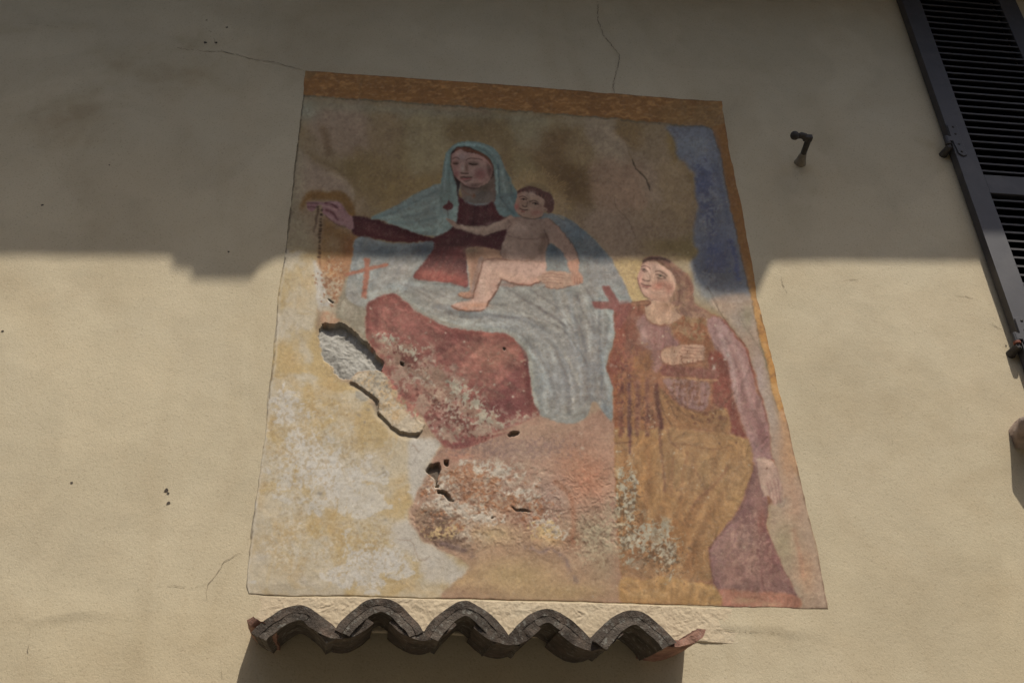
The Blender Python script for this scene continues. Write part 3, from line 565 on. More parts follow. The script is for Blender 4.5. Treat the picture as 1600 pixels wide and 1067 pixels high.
    # smaller holes
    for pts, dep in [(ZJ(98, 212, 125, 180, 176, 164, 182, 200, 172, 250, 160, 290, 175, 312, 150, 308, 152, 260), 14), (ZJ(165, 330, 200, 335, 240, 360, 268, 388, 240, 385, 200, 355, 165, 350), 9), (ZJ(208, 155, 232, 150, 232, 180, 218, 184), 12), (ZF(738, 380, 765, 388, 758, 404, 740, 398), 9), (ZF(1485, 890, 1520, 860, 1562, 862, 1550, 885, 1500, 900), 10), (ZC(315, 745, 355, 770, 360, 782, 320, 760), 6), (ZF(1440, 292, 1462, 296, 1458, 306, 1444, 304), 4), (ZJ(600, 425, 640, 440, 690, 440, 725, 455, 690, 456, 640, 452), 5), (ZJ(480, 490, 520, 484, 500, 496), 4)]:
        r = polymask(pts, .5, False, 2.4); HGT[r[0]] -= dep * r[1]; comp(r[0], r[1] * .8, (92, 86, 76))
    # ---- bodice and skirt of the dress
    dress = P(ZC(1215, -40, 1235, 40, 1255, 50, 1310, 92, 1400, 100, 1480, 60, 1500, 120, 1570, 185, 1600, 200, 1580, 300, 1560, 420, 1500, 440, 1330, 420, 1290, 480, 1290, 560, 1292, 660, 1200, 640, 1050, 622, 915, 600, 985, 500, 1035, 430, 1062, 370, 1045, 335, 1110, 300, 1185, 252, 1218, 180), C((50, 29, 30), 340), 1, 1, True, .3, lab=1); dm = full(dress)
    G(680, 432, 40, 14, (168, 100, 86), .85, 0, dm); G(715, 440, 26, 12, (158, 88, 76), .7, 0, dm); G(735, 360, 30, 14, C((44, 26, 27), 360), .7, 0, dm); G(690, 372, 16, 12, C((54, 33, 33), 375), .6, 0, dm); G(725, 395, 30, 10, (152, 84, 76), .6, 0, dm)
    for k, x in enumerate((1300, 1345, 1385, 1425, 1460)):
        L(ZC(x, 95, x - 8, 160, x - 20, 235), 1.5, C((30, 18, 19), 330) if k % 2 else C((62, 38, 38), 330), .6, 1.2, dm)
    L(ZC(1060, 372, 1200, 372, 1320, 380), 2, C((44, 26, 26), 385), .6, 1, dm)
    for a_ in (1120, 1170, 1230): L(ZC(a_, 390, a_ - 30, 480, a_ - 90, 600), 2, (124, 64, 58), .5, 1.6, dm)
    L(ZC(1050, 340, 1065, 400, 990, 500, 920, 600), 1.4, (110, 60, 54), .5, 1)
    P(ZC(490, 175, 560, 175, 620, 190, 720, 215, 850, 255, 960, 300, 1060, 330, 1030, 348, 900, 352, 750, 346, 650, 330, 510, 302, 488, 240), C((50, 28, 29), 350), .9, 1, True, .3, lab=1)
    L(ZC(510, 182, 620, 200, 800, 260, 940, 315), 5, C((38, 23, 24), 350), .5, 2); L(ZC(600, 260, 720, 300, 850, 325), 5, C((60, 36, 35), 360), .5, 2.5); L(ZC(500, 190, 500, 290), 2.4, C((44, 26, 28), 350), .6, 1.2)
    # mantle over the shoulder, veil
    m2 = P(ZC(620, 185, 700, 145, 780, 105, 880, 50, 960, 0, 1000, -20, 1090, -50, 1230, -60, 1222, 60, 1220, 180, 1180, 250, 1100, 305, 960, 300, 840, 255, 700, 205), C((84, 93, 87), 340), 1, 1, True, .3, lab=1); m2m = full(m2)
    for pts, w, c, a in [(ZC(640, 185, 780, 150, 950, 60, 1080, 0), 3, (62, 74, 73), .5), (ZC(700, 190, 900, 150, 1100, 60), 4, (98, 108, 101), .5), (ZC(760, 215, 950, 210, 1130, 170), 3, (66, 78, 76), .5), (ZC(850, 250, 980, 270, 1120, 230), 4, (94, 104, 96), .5), (ZC(840, 180, 960, 160, 1090, 110), 2, (64, 74, 74), .4), (ZC(1110, 0, 1105, 80, 1110, 160), 2, (60, 70, 70), .5), (ZC(900, 285, 1050, 295, 1150, 250), 2, (66, 74, 72), .5)]:
        L(pts, w, C(c, 345), a, 1.6, m2m)
    veil = P(ZM(240, 200, 310, 155, 400, 125, 600, 122, 760, 160, 880, 218, 970, 310, 1020, 420, 1060, 540, 1130, 660, 1190, 800, 1250, 900, 1240, 1100, 1100, 1200, 960, 1100, 900, 900, 890, 700, 880, 540, 850, 440, 780, 350, 650, 270, 500, 215, 380, 205, 300, 230, 235, 330, 230, 470, 280, 640, 310, 800, 335, 960, 340, 1100, 120, 1100, 80, 1000, 85, 800, 100, 640, 120, 500, 150, 350, 180, 270), C((72, 81, 75), 265), .8, 1, True, .2, lab=1); vm = full(veil)
    for pts, w, c, a in [(ZM(260, 210, 400, 160, 600, 160, 760, 210, 860, 290), 2.4, (88, 100, 93), .6), (ZM(470, 182, 600, 180), 2, (98, 108, 102), .7), (ZM(620, 200, 760, 270, 850, 360, 920, 480), 2, (54, 64, 60), .6), (ZM(950, 480, 960, 640, 970, 800, 990, 1000), 2.4, (46, 56, 58), .75), (ZM(930, 560, 935, 700, 940, 900), 2.4, (92, 102, 97), .6), (ZM(1010, 560, 1040, 740, 1080, 1000), 2.6, (88, 98, 92), .5), (ZM(1060, 560, 1130, 760, 1180, 960), 2, (52, 60, 58), .6), (ZM(190, 320, 160, 480, 150, 640, 140, 900), 2.6, (90, 98, 92), .5), (ZM(230, 480, 265, 620, 290, 760), 2, (56, 62, 60), .6), (ZM(200, 560, 210, 700, 240, 900), 3, (58, 66, 62), .4)]:
        L(pts, w, C(c, 260), a, 1.1, vm)
    P(ZM(895, 950, 1250, 900, 1350, 1050, 1300, 1250, 1000, 1250), C((66, 76, 74), 310), 1, 1, True, .3, lab=1)
    L(ZM(980, 960, 1080, 1100, 1180, 1200), 3, C((48, 56, 56), 320), .6, 1.4); L(ZM(1100, 940, 1180, 1080), 3, C((80, 92, 88), 315), .5, 1.4)
    # dark between veil and face, hair, face, neck
    P(ZM(235, 330, 300, 225, 400, 200, 520, 212, 660, 268, 790, 355, 855, 440, 885, 560, 895, 760, 915, 990, 860, 1010, 700, 800, 400, 700, 350, 990, 320, 820, 280, 640, 240, 500), C((40, 32, 30), 270), .8, 1, True, lab=1)
    P(ZM(380, 740, 560, 800, 800, 720, 890, 640, 905, 800, 918, 1000, 840, 1035, 740, 1062, 620, 1064, 520, 1045, 430, 1000, 395, 920), C((70, 60, 53), 295), .9, 1, True, lab=1)
    G(756, 296, 10, 14, C((58, 50, 42), 295), .8); G(738, 308, 10, 8, C((80, 70, 62), 300), .6); L(ZM(420, 780, 520, 830, 620, 835, 700, 800), 2.4, C((52, 38, 34), 290), .7, 1.4)
    L(ZM(410, 850, 450, 900, 540, 950), .9, C((78, 54, 40), 300), .6, .7); G(739.3, 307.5, 3, 3.2, C((84, 54, 36), 305), .9)
    P(ZM(300, 250, 345, 212, 480, 212, 620, 255, 740, 310, 820, 390, 865, 490, 872, 570, 840, 580, 790, 420, 700, 330, 560, 290, 460, 285, 400, 250, 350, 270, 290, 320), C((66, 46, 36), 240), .7, 1, True, lab=1)
    P(ZM(245, 330, 300, 285, 350, 250, 395, 240, 440, 275, 540, 290, 640, 310, 730, 350, 800, 420, 845, 490, 868, 560, 855, 640, 800, 730, 700, 800, 600, 824, 500, 808, 420, 762, 345, 700, 295, 640, 262, 560, 243, 480, 235, 410), C((94, 75, 67), 260), .6, 1, True, lab=1); face = full(polymask(ZM(245, 330, 395, 240, 640, 310, 868, 560, 800, 730, 600, 824, 420, 762, 295, 640, 235, 410), 1))
    G(720, 246, 10, 7, C((88, 76, 72), 245), .7, 0, face); G(751, 272, 8, 7, C((82, 56, 56), 270), .75, 0, face); G(712, 272, 5, 5, C((80, 58, 57), 270), .6, 0, face); G(765, 268, 4, 10, C((58, 44, 42), 265), .7, 0, face); G(740, 292, 9, 3, C((58, 44, 42), 290), .6, 0, face); G(723, 264, 2.4, 5, C((92, 80, 76), 265), .7, 0, face); G(729, 287, 4, 2.5, C((86, 70, 66), 287), .6, 0, face)
    D_ = C((36, 24, 20), 258)
    for x_, y_, rx_, ry_, c_, a_ in [(712, 255.5, 5, 3.2, (58, 44, 38), .6), (740, 256, 7, 3.6, (58, 44, 38), .6), (712, 254, 3.4, 1.6, (90, 72, 64), .6), (740, 254, 4.6, 1.8, (90, 72, 64), .6), (729, 264, 2.6, 7, (62, 46, 38), .55), (723.5, 266, 2, 6, (100, 84, 74), .7), (765, 262, 5, 14, (56, 42, 36), .6), (716, 240, 8, 4, (98, 82, 73), .6), (733, 286, 5, 2.4, (96, 78, 68), .5), (750, 276, 8, 8, (82, 54, 48), .6), (712, 274, 4, 6, (82, 56, 50), .5), (745, 290, 12, 3, (54, 40, 34), .5)]:
        G(x_, y_, rx_, ry_, C(c_, y_), a_, 0, face)
    for pts, w, a in [(ZM(255, 388, 300, 370, 340, 374, 368, 394), 1.2, .5), (ZM(470, 408, 510, 382, 580, 374, 660, 386, 710, 404), 1.3, .5), (ZM(268, 452, 300, 462, 345, 458), 1.2, .85), (ZM(520, 456, 570, 470, 635, 466), 1.4, .9), (ZM(395, 598, 440, 608, 500, 606), 1.3, .75), (ZM(390, 664, 430, 660, 470, 668, 545, 664), 1.3, .9), (ZM(430, 714, 480, 722, 530, 708), 1.4, .5), (ZM(300, 640, 345, 705, 420, 765, 500, 812, 600, 826), 1.2, .5)]:
        L(pts, w, D_, a, .8)
    L(ZM(400, 682, 460, 690, 530, 682), 1.7, C((86, 46, 46), 280), .8, .7)
    P(ZM(850, 470, 872, 500, 866, 560, 845, 540), C((74, 56, 52), 262), .6, .8)
    # small red heart on the mantle
    P(ZC(1122, 105, 1150, 85, 1160, 60, 1170, 85, 1190, 105, 1180, 125, 1155, 132, 1130, 122), C((62, 34, 34), 325), .6, .95, True); L(ZC(1155, 130, 1158, 160, 1160, 182), .9, C((50, 36, 34), 330), .6, .7)
    # raised hand with rosary
    P(ZR(812, 540, 825, 620, 820, 700, 760, 700, 680, 662, 600, 645, 520, 592, 440, 522, 400, 490, 380, 440, 390, 400, 370, 370, 330, 380, 280, 440, 240, 460, 180, 420, 178, 345, 250, 322, 330, 326, 400, 338, 500, 318, 590, 318, 655, 360, 690, 410, 730, 470, 770, 512), C((92, 70, 69), 340), .7, 1, True, lab=1)
    for pts, w, c, a in [(ZR(180, 350, 260, 346, 330, 350), 1.2, (48, 28, 28), .7), (ZR(185, 395, 250, 398, 300, 410), 1.2, (48, 28, 28), .7), (ZR(430, 345, 520, 360, 610, 425), 2.6, (50, 26, 28), .8), (ZR(385, 385, 480, 405, 560, 430, 640, 420), 2.2, (108, 84, 80), .7), (ZR(440, 440, 530, 480, 600, 570), 3.2, (58, 34, 36), .7), (ZR(450, 510, 530, 560, 620, 610, 720, 640), 2.4, (104, 84, 82), .6), (ZR(440, 525, 520, 596, 600, 650, 700, 680), 1.2, (44, 26, 24), .7), (ZR(470, 350, 560, 345, 630, 375), 2, (106, 84, 80), .6)]:
        L(pts, w, C(c, 335), a, 1.0)
    for k in range(15):
        t = k / 14; x, y = np.interp(t, [0, .2, .45, .7, 1], [375, 368, 362, 353, 345]), np.interp(t, [0, .2, .45, .7, 1], [440, 600, 740, 860, 1080])
        (bx, by), = ZR(x, y + (k % 3) * 6); G(bx + g.uniform(-.8, .8), by, g.uniform(1.8, 2.9), g.uniform(1.6, 2.4), C((28, 19, 16), 360), g.uniform(.6, .95), 0, None, None, 2)
    for k in range(12):
        t = k / 11; (bx, by), = ZR(330 - 50 * t + 6 * math.sin(k), 400 + 330 * t); G(bx, by, 2.2, 1.9, C((38, 28, 24), 350), .85 - .4 * t, 0, None, None, 2)
    L(ZR(345, 1000, 350, 1150, 360, 1300), 2, (120, 78, 50), .5, 1, None, tex(.4, .6, n3))
    # ---- the child
    fl_s = C((90, 75, 69), 350); fl_l = (190, 150, 128); dkf = C((52, 38, 36), 350)
    ch = []
    ch.append(P(ZC(1600, 165, 1560, 182, 1470, 222, 1430, 240, 1300, 240, 1225, 226, 1180, 200, 1138, 190, 1165, 222, 1195, 252, 1260, 272, 1380, 306, 1430, 306, 1500, 282, 1600, 250), fl_s, .7, 1, True, lab=2))
    ch.append(P(ZC(1285, 400, 1400, 388, 1500, 408, 1560, 440, 1480, 500, 1400, 520, 1370, 580, 1345, 660, 1332, 735, 1300, 740, 1250, 736, 1225, 715, 1250, 695, 1305, 690, 1302, 600, 1292, 500), (176, 132, 104), .8, 1, True, lab=2))
    G(735, 392, 14, 6, C((80, 66, 56), 392), .9); G(738, 425, 5, 20, (160, 116, 90), .6)
    ch.append(P(ZD(140, 190, 220, 180, 300, 190, 380, 188, 440, 190, 500, 240, 560, 320, 620, 410, 640, 470, 640, 560, 668, 600, 660, 640, 612, 652, 590, 590, 562, 500, 530, 425, 480, 385, 432, 368, 412, 420, 410, 480, 412, 560, 392, 612, 300, 652, 200, 640, 95, 600, 60, 660, 40, 720, 0, 770, -60, 800, -120, 780, -60, 480, 0, 470, 110, 465, 98, 440, 100, 390, 130, 320, 150, 240), fl_s, .8, 1, True, lab=2))
    ch.append(P(ZC(1390, 480, 1460, 472, 1600, 475, 1800, 485, 1838, 500, 1836, 560, 1815, 610, 1720, 652, 1620, 640, 1520, 612, 1490, 690, 1440, 760, 1420, 800, 1395, 824, 1280, 828, 1200, 815, 1178, 795, 1230, 768, 1325, 742, 1350, 655, 1372, 570), fl_l, .8, 1, True, lab=2))
    G(775, 430, 20, 9, (204, 160, 132), .6); G(760, 455, 8, 18, (208, 168, 140), .6); G(800, 436, 24, 7, (198, 154, 126), .5); G(840, 440, 14, 6, (186, 136, 108), .5); G(800, 446, 28, 3, (164, 112, 88), .6); G(745, 478, 18, 4, (196, 140, 104), .7); G(728, 483, 7, 3, (190, 128, 94), .6)
    for x, y, rx, ry, c, a in [(812, 358, 14, 10, (108, 93, 87), .7), (798, 388, 12, 12, (106, 90, 84), .6), (820, 392, 12, 10, (98, 82, 76), .5), (770, 352, 14, 5, (106, 90, 84), .6), (850, 375, 6, 14, (66, 52, 46), .7), (846, 392, 5, 10, (64, 52, 46), .6), (880, 380, 8, 16, (94, 80, 74), .5), (788, 400, 5, 8, (70, 54, 48), .5), (830, 405, 14, 4, (72, 58, 52), .6)]:
        G(x, y, rx, ry, C(c, y), a)
    G(893, 420, 5, 12, (186, 140, 112), .8); G(903, 434, 6, 8, (190, 142, 112), .9)
    for pts, w, c, a in [(ZD(140, 300, 230, 325, 330, 335, 400, 320), 1.2, dkf, .4), (ZD(405, 270, 425, 330, 430, 370), 2, dkf, .7), (ZD(440, 192, 505, 245, 565, 325, 625, 412, 642, 480), 1.2, dkf, .5), (ZD(148, 200, 170, 230, 150, 255), 1.2, dkf, .4), (ZD(30, 485, 200, 480, 380, 492), 1.0, (120, 80, 62), .5), (ZD(95, 600, 200, 640, 300, 652, 390, 615), 1.2, (124, 80, 62), .7), (ZC(1372, 570, 1350, 655, 1325, 742), 1.2, (136, 92, 70), .6), (ZC(1520, 612, 1490, 690, 1440, 760, 1420, 800), 1.3, (128, 84, 62), .7), (ZC(1180, 798, 1210, 816, 1290, 830, 1390, 824), 1.2, (124, 84, 60), .7), (ZD(100, 390, 100, 440, 120, 466), 1.2, dkf, .5)]:
        L(pts, w, c, a, .9)
    L(ZC(1590, 185, 1500, 225, 1430, 262, 1330, 262, 1240, 245), 4.5, C((112, 95, 87), 350), .5, 2); L(ZC(1195, 254, 1260, 276, 1380, 310, 1440, 308, 1510, 284), 1.2, dkf, .6, .9); L(ZC(1560, 182, 1470, 220, 1420, 240, 1300, 238, 1200, 215), 1.0, dkf, .5, .8)
    for k in range(4): L(ZC(1200 + 14 * k, 800 + 6 * k, 1212 + 14 * k, 812 + 6 * k), .8, (110, 72, 52), .6, .6)
    G(744, 428, 7, 22, (150, 106, 82), .6); G(735, 402, 12, 6, (120, 86, 66), .5); G(752, 448, 5, 20, (206, 168, 144), .6); G(762, 420, 12, 6, (204, 164, 140), .6); G(735, 461, 10, 4, (170, 120, 94), .7)
    for pts in [ZC(1395, 482, 1375, 560, 1352, 652, 1328, 740), ZC(1520, 614, 1492, 690, 1442, 760, 1420, 802), ZC(1400, 480, 1460, 474, 1560, 476), ZC(1178, 798, 1230, 822, 1320, 832, 1400, 824), ZC(1225, 715, 1260, 735, 1325, 742), ZC(1520, 612, 1620, 642, 1720, 654, 1815, 612)]: L(pts, 1.7, (116, 76, 58), .75, .9)
    # halo, hair, face
    hx, hy = ZN(590, 470)[0]
    for k in range(44):
        an = -2.5 + k * (3.1 / 43); r0, r1 = 31, g.uniform(44, 60)
        L([(hx + r0 * math.cos(an), hy + r0 * .92 * math.sin(an)), (hx + r1 * math.cos(an), hy + r1 * .92 * math.sin(an))], 1.0, C((116, 97, 64), 300), .6, .8, None, None, False)
    P(ZN(300, 350, 335, 288, 420, 252, 520, 240, 640, 262, 760, 318, 862, 368, 912, 450, 918, 540, 892, 640, 850, 672, 800, 664, 700, 600, 400, 500), C((60, 42, 38), 300), .6, 1, True, lab=2)
    P(ZN(302, 360, 345, 335, 430, 318, 480, 345, 520, 330, 580, 365, 650, 388, 700, 420, 745, 450, 762, 505, 742, 560, 765, 590, 805, 605, 798, 645, 745, 655, 705, 740, 600, 768, 480, 772, 370, 752, 312, 700, 270, 625, 252, 545, 290, 430), C((94, 76, 67), 310), .6, 1, True, lab=2)
    G(828, 303, 9, 5, C((100, 86, 80), 303), .6); G(807, 324, 4, 5, C((94, 58, 58), 323), .7); G(838, 333, 9, 5, C((86, 58, 54), 333), .7); G(845, 322, 5, 6, C((80, 62, 56), 322), .5); G(813, 336, 5, 3, C((94, 76, 70), 336), .5)
    D_ = C((36, 24, 24), 315)
    for pts, w, a in [(ZN(335, 412, 400, 400, 462, 440), 1.0, .7), (ZN(505, 495, 580, 474, 650, 505), 1.1, .7), (ZN(360, 452, 400, 440, 450, 462), 1.0, .75), (ZN(550, 520, 600, 512, 650, 534), 1.2, .85), (ZN(390, 556, 420, 575, 455, 572), 1.1, .75), (ZN(470, 495, 462, 540, 455, 565), .9, .4), (ZN(345, 600, 392, 626, 472, 630), 1.1, .85), (ZN(370, 660, 410, 668), .9, .5), (ZN(330, 710, 420, 765, 560, 776, 700, 748), 1.3, .55), (ZN(745, 625, 780, 622), .9, .5)]:
        L(pts, w, D_, a, .65)
    G(818, 312.5, 1.3, 1.2, C((26, 18, 18), 312), .9); G(836.5, 319.5, 1.6, 1.2, C((22, 16, 16), 320), .9)
    L(ZN(370, 645, 420, 652), 1.4, C((92, 50, 48), 330), .7, .6)
    for k in range(14):
        (ax, ay), = ZN(330 + 34 * k, 300 + max(0, k - 5) * 12); L([(ax, ay), (ax + g.uniform(-2, 2), ay + g.uniform(2, 5))], 1.0, C((78, 56, 48), 300) if k % 2 else C((40, 28, 26), 300), .6, .7, None, None, False)
    # hand of the woman under the child's thigh
    P(ZD(355, 605, 380, 575, 440, 555, 540, 558, 590, 580, 612, 620, 608, 655, 560, 662, 480, 678, 412, 668, 400, 645), (192, 148, 116), .8, 1, True, lab=1)
    for y_ in (575, 595, 615, 636): L(ZD(385, y_, 450, y_ - 4, 530, y_ + 6), .9, (130, 84, 62), .6, .8)
    L(ZD(400, 662, 480, 678, 560, 664, 608, 652), 1.2, (120, 76, 58), .6, .8)
    P(ZD(560, 500, 590, 570, 585, 610, 610, 652, 625, 630, 640, 652, 650, 630, 664, 640, 668, 600, 640, 555, 640, 480), (186, 138, 110), .7, 1, True, lab=2)
    for x_ in (612, 632, 648): L(ZD(x_ - 4, 600, x_, 640), .9, (126, 82, 62), .6, .6)
    # shade falls naturally; the arm above is painted paler, bridge the two tones
    # ---- the standing figure on the right
    body = P(ZE(180, 500, 240, 475, 300, 462, 400, 450, 560, 470, 740, 480, 830, 530, 930, 570, 1020, 680, 1090, 770, 1130, 880, 1158, 960, 1180, 1067) + ZH(1060, 120, 1112, 280, 1160, 450, 1172, 600, 1190, 700, 1230, 800, 1262, 930, 1250, 1000) + ZK(1100, 200, 1080, 280, 1000, 260, 985, 330, 978, 400, 1022, 500, 1082, 640, 1132, 740, 1150, 882, 900, 872, 700, 858, 400, 850, 132, 848, 120, 700, 108, 600, 90, 420, 80, 200) + ZH(90, 640, 82, 400, 75, 200, 50, 120, 35, 60, 60, -60) + ZE(150, 800, 180, 680), (150, 98, 66), 1, 1, True, .5, lab=3); bm3 = full(body)
    och = (164, 122, 74)
    P(ZE(180, 500, 290, 465, 400, 560, 330, 600, 380, 760, 420, 800, 300, 850, 320, 1067, 155, 1067, 125, 890, 160, 780), (138, 80, 60), 3, .9, True, 1, bm3)
    for x, y, rx, ry, c, a in [(972, 520, 9, 30, (142, 70, 50), .7), (962, 570, 10, 14, (126, 62, 46), .8), (985, 540, 10, 20, (120, 82, 66), .6), (1000, 570, 16, 16, (166, 108, 58), .7), (985, 600, 12, 14, (128, 72, 56), .6), (990, 500, 12, 10, (138, 90, 76), .6)]:
        G(x, y, rx, ry, c, a, 0, bm3, tex(.2, .55, n3))
    P(ZE(390, 540, 430, 595, 500, 615, 600, 615, 640, 660, 620, 760, 540, 770, 500, 790, 430, 795, 390, 770, 350, 660, 330, 600), (152, 106, 94), 1.6, 1, True, .5, bm3)
    G(1005, 525, 8, 18, (172, 132, 120), .7, 0, bm3)
    for k in range(7): L(ZE(430 + 30 * k, 600, 428 + 31 * k, 680, 425 + 32 * k, 770), 1.3, (122, 76, 70) if k % 2 else (168, 124, 110), .5, 1, bm3)
    P(ZE(560, 600, 640, 560, 740, 540, 830, 580, 830, 680, 860, 760, 840, 820, 780, 790, 760, 745, 650, 750, 600, 700), (148, 92, 56), 2, .95, True, 1, bm3)
    comp(np.s_[:, :], full(polymask(ZE(560, 600, 640, 540, 740, 500, 830, 580, 830, 700, 700, 740, 600, 700), 3)) * tex(.46, .58, fbm(8, 61, 3)) * .7, (150, 118, 78))
    P(ZE(820, 570, 930, 575, 1020, 690, 1085, 780, 1130, 900, 1165, 1067) + ZH(1110, 290, 1160, 450, 1170, 600, 1180, 700, 1050, 720, 1020, 580, 960, 400, 900, 220, 870, 60) + ZE(940, 860, 860, 750), (166, 124, 114), 1.4, 1, True, .5, bm3)
    for x, y, rx, ry, c, a in [(1130, 530, 10, 26, (176, 140, 134), .7), (1155, 600, 10, 30, (160, 116, 110), .6), (1170, 640, 12, 30, (150, 102, 96), .7), (1190, 680, 10, 26, (132, 86, 82), .75), (1160, 660, 8, 24, (166, 120, 106), .5), (1140, 560, 6, 40, (178, 142, 132), .5)]:
        G(x, y, rx, ry, c, a, -.2, bm3)
    L(ZE(930, 580, 1020, 685, 1085, 770, 1120, 870, 1150, 970), 2.4, (128, 62, 48), .75, 1.2); L(ZH(1030, 40, 1060, 130, 1110, 290, 1150, 440), 1.6, (134, 76, 64), .6, 1.1); L(ZE(820, 700, 880, 760, 940, 860, 960, 980), 2, (120, 74, 62), .5, 1.4, bm3)
    P(ZE(840, 800, 920, 810, 955, 940, 970, 1067, 880, 1067, 850, 960, 830, 880), (140, 70, 52), 1.6, .95, True, 1, bm3)
    P(ZH(760, 20, 870, 20, 890, 160, 910, 270, 960, 420, 995, 555, 900, 530, 870, 400, 800, 320, 770, 300, 775, 170), (130, 68, 54), 2, .9, True, 1, bm3)
    P(ZH(425, 50, 620, 60, 780, 80, 800, 150, 620, 130, 430, 128), (134, 80, 66), 1.4, .95, True, .5, bm3)
    L(ZH(430, 132, 560, 142, 700, 150, 800, 158), 2.6, (180, 132, 88), .85, 1, bm3)
    P(ZH(440, 142, 600, 152, 740, 172, 750, 260, 720, 355, 640, 362, 530, 312, 455, 215), (150, 110, 98), 1.3, .95, True, .5, bm3)
    for k in range(6): L(ZH(500 + 45 * k, 160, 505 + 44 * k, 240, 515 + 40 * k, 330), 1.5, (124, 80, 74) if k % 2 else (170, 116, 76), .55, 1.1, bm3)
    P(ZH(380, 190, 450, 255, 560, 340, 700, 382, 850, 345, 890, 430, 880, 525, 700, 492, 540, 492, 420, 474, 370, 330), (156, 110, 64), 1.5, .95, True, .5, bm3)
    for pts in [ZH(400, 210, 460, 300, 520, 420), ZH(420, 220, 540, 360, 700, 440), ZH(440, 200, 600, 350, 700, 380, 840, 350), ZH(390, 230, 420, 360, 480, 460)]: L(pts, 1.6, (106, 70, 48), .6, 1.1, bm3)
    P(ZH(80, 480, 300, 500, 420, 480, 700, 500, 870, 525, 1000, 560, 1040, 620, 1050, 720) + ZK(900, 60, 880, 120, 820, 280, 730, 400, 650, 510, 640, 600, 655, 700, 560, 720, 250, 705, 120, 700, 100, 500, 85, 300) + ZH(95, 900, 90, 640), och, 1.6, 1, True, .8, bm3); skm = full(polymask(ZH(80, 480, 420, 480, 870, 525, 1040, 620, 1050, 720) + ZK(880, 120, 730, 400, 640, 600, 700, 855, 130, 850, 85, 300), 1))
    for x, y, rx, ry, c, a in [(1010, 730, 18, 60, (176, 124, 60), .7), (980, 720, 14, 40, (164, 112, 60), .6), (1060, 740, 20, 30, (166, 128, 78), .6), (1110, 730, 30, 30, (174, 136, 84), .6), (1140, 700, 24, 20, (172, 124, 66), .6), (1140, 770, 24, 30, (178, 136, 78), .6), (1100, 800, 40, 24, (172, 124, 66), .7), (1060, 830, 26, 40, (164, 112, 54), .7), (1010, 850, 34, 30, (152, 106, 66), .7), (1080, 870, 20, 30, (160, 108, 54), .7), (990, 880, 24, 20, (146, 104, 70), .6), (1030, 780, 30, 20, (172, 122, 58), .6), (1000, 690, 30, 10, (176, 122, 62), .6)]:
        G(x, y, rx, ry, c, a, 0, skm)
    for pts, w, c, a in [(ZH(400, 490, 415, 650, 430, 800, 440, 920), 3, (112, 68, 52), .65), (ZH(600, 650, 570, 780, 550, 920, 540, 1000), 4, (142, 96, 58), .6), (ZH(880, 750, 780, 880, 680, 970, 620, 1050), 4, (134, 90, 60), .65), (ZH(500, 690, 490, 800, 480, 940), 4, (146, 98, 60), .5), (ZH(630, 740, 690, 850, 730, 940), 1.6, (120, 80, 56), .5), (ZH(480, 590, 620, 600, 760, 630, 900, 610), 2, (128, 88, 56), .6), (ZH(450, 480, 480, 570, 560, 640), 2, (112, 72, 52), .5), (ZK(620, 200, 540, 290, 480, 380), 4, (146, 100, 58), .5), (ZH(860, 900, 960, 920), 1.5, (130, 96, 62), .4), (ZH(420, 480, 600, 500, 760, 512, 980, 556), 2, (190, 138, 80), .6)]:
        L(pts, w, c, a, 1.8, skm)
    for i in range(9):
        e_ = gf.uniform(-8, 8, 4); L([(1018 + 17 * i + e_[0], 700 + 2 * i), (1012 + 16 * i + e_[1], 760), (1004 + 12 * i + e_[2], 820), (1000 + 9 * i, 890)][:(4 if i % 3 else 3)], gf.uniform(4, 12), (196, 150, 90) if i % 2 else (124, 82, 48), gf.uniform(.16, .38), gf.uniform(2.5, 5), skm)
    G(1150, 740, 12, 40, (190, 148, 92), .45, .3, skm); G(1120, 870, 16, 40, (128, 86, 50), .4, .2, skm)
    for i in range(5): L([(1112 + 9 * i, 505 + 8 * i), (1130 + 9 * i, 560), (1148 + 9 * i, 640)], 4, (186, 150, 142) if i % 2 else (124, 82, 76), .34, 2.2, bm3)
    # hanging folds on the left, streaked
    for k, (x_, c) in enumerate([(95, (150, 88, 52)), (130, (128, 74, 54)), (165, (168, 108, 58)), (190, (104, 68, 66)), (215, (170, 116, 60)), (245, (132, 84, 62)), (280, (160, 106, 58)), (315, (128, 80, 62)), (345, (150, 98, 60))]):
        L(ZH(x_, 130 + 20 * (k % 3), x_ + 4, 300, x_ + 2, 470 + 60 * (k % 2)), 6.5, c, .75, 2, bm3, tex(.25, .5, vs))
    L(ZH(380, 190, 385, 300, 400, 400, 415, 480), 7, (100, 58, 48), .85, 2, bm3); L(ZH(190, 480, 195, 560, 200, 660), 3, (112, 68, 64), .7, 1.5, bm3); L(ZH(90, 590, 150, 585, 210, 580), 1.2, (96, 56, 48), .6, .8); L(ZH(110, 650, 160, 635, 200, 650), 1.2, (96, 56, 48), .5, .8)
    P(ZE(440, 790, 500, 790, 520, 830, 510, 900, 470, 950, 440, 900), (150, 104, 92), 1.5, .9, True, .5, bm3)
    # hand on breast
    P(ZE(505, 800, 560, 770, 640, 755, 760, 750, 800, 755, 806, 790, 792, 830, 800, 856, 720, 875, 640, 885, 560, 892, 512, 872), (188, 142, 110), .9, 1, True, .3, bm3)
    for y_ in (772, 795, 818, 845): L(ZE(640, y_ - 3, 720, y_, 798, y_ + 2), 1.0, (132, 84, 62), .65, .8)
    L(ZE(515, 875, 570, 895, 660, 886, 780, 868), 1.3, (112, 66, 50), .7, .9); L(ZE(500, 795, 505, 840, 515, 880), 1.4, (120, 72, 58), .6, .9); G(1055, 553, 12, 5, (200, 158, 126), .5)
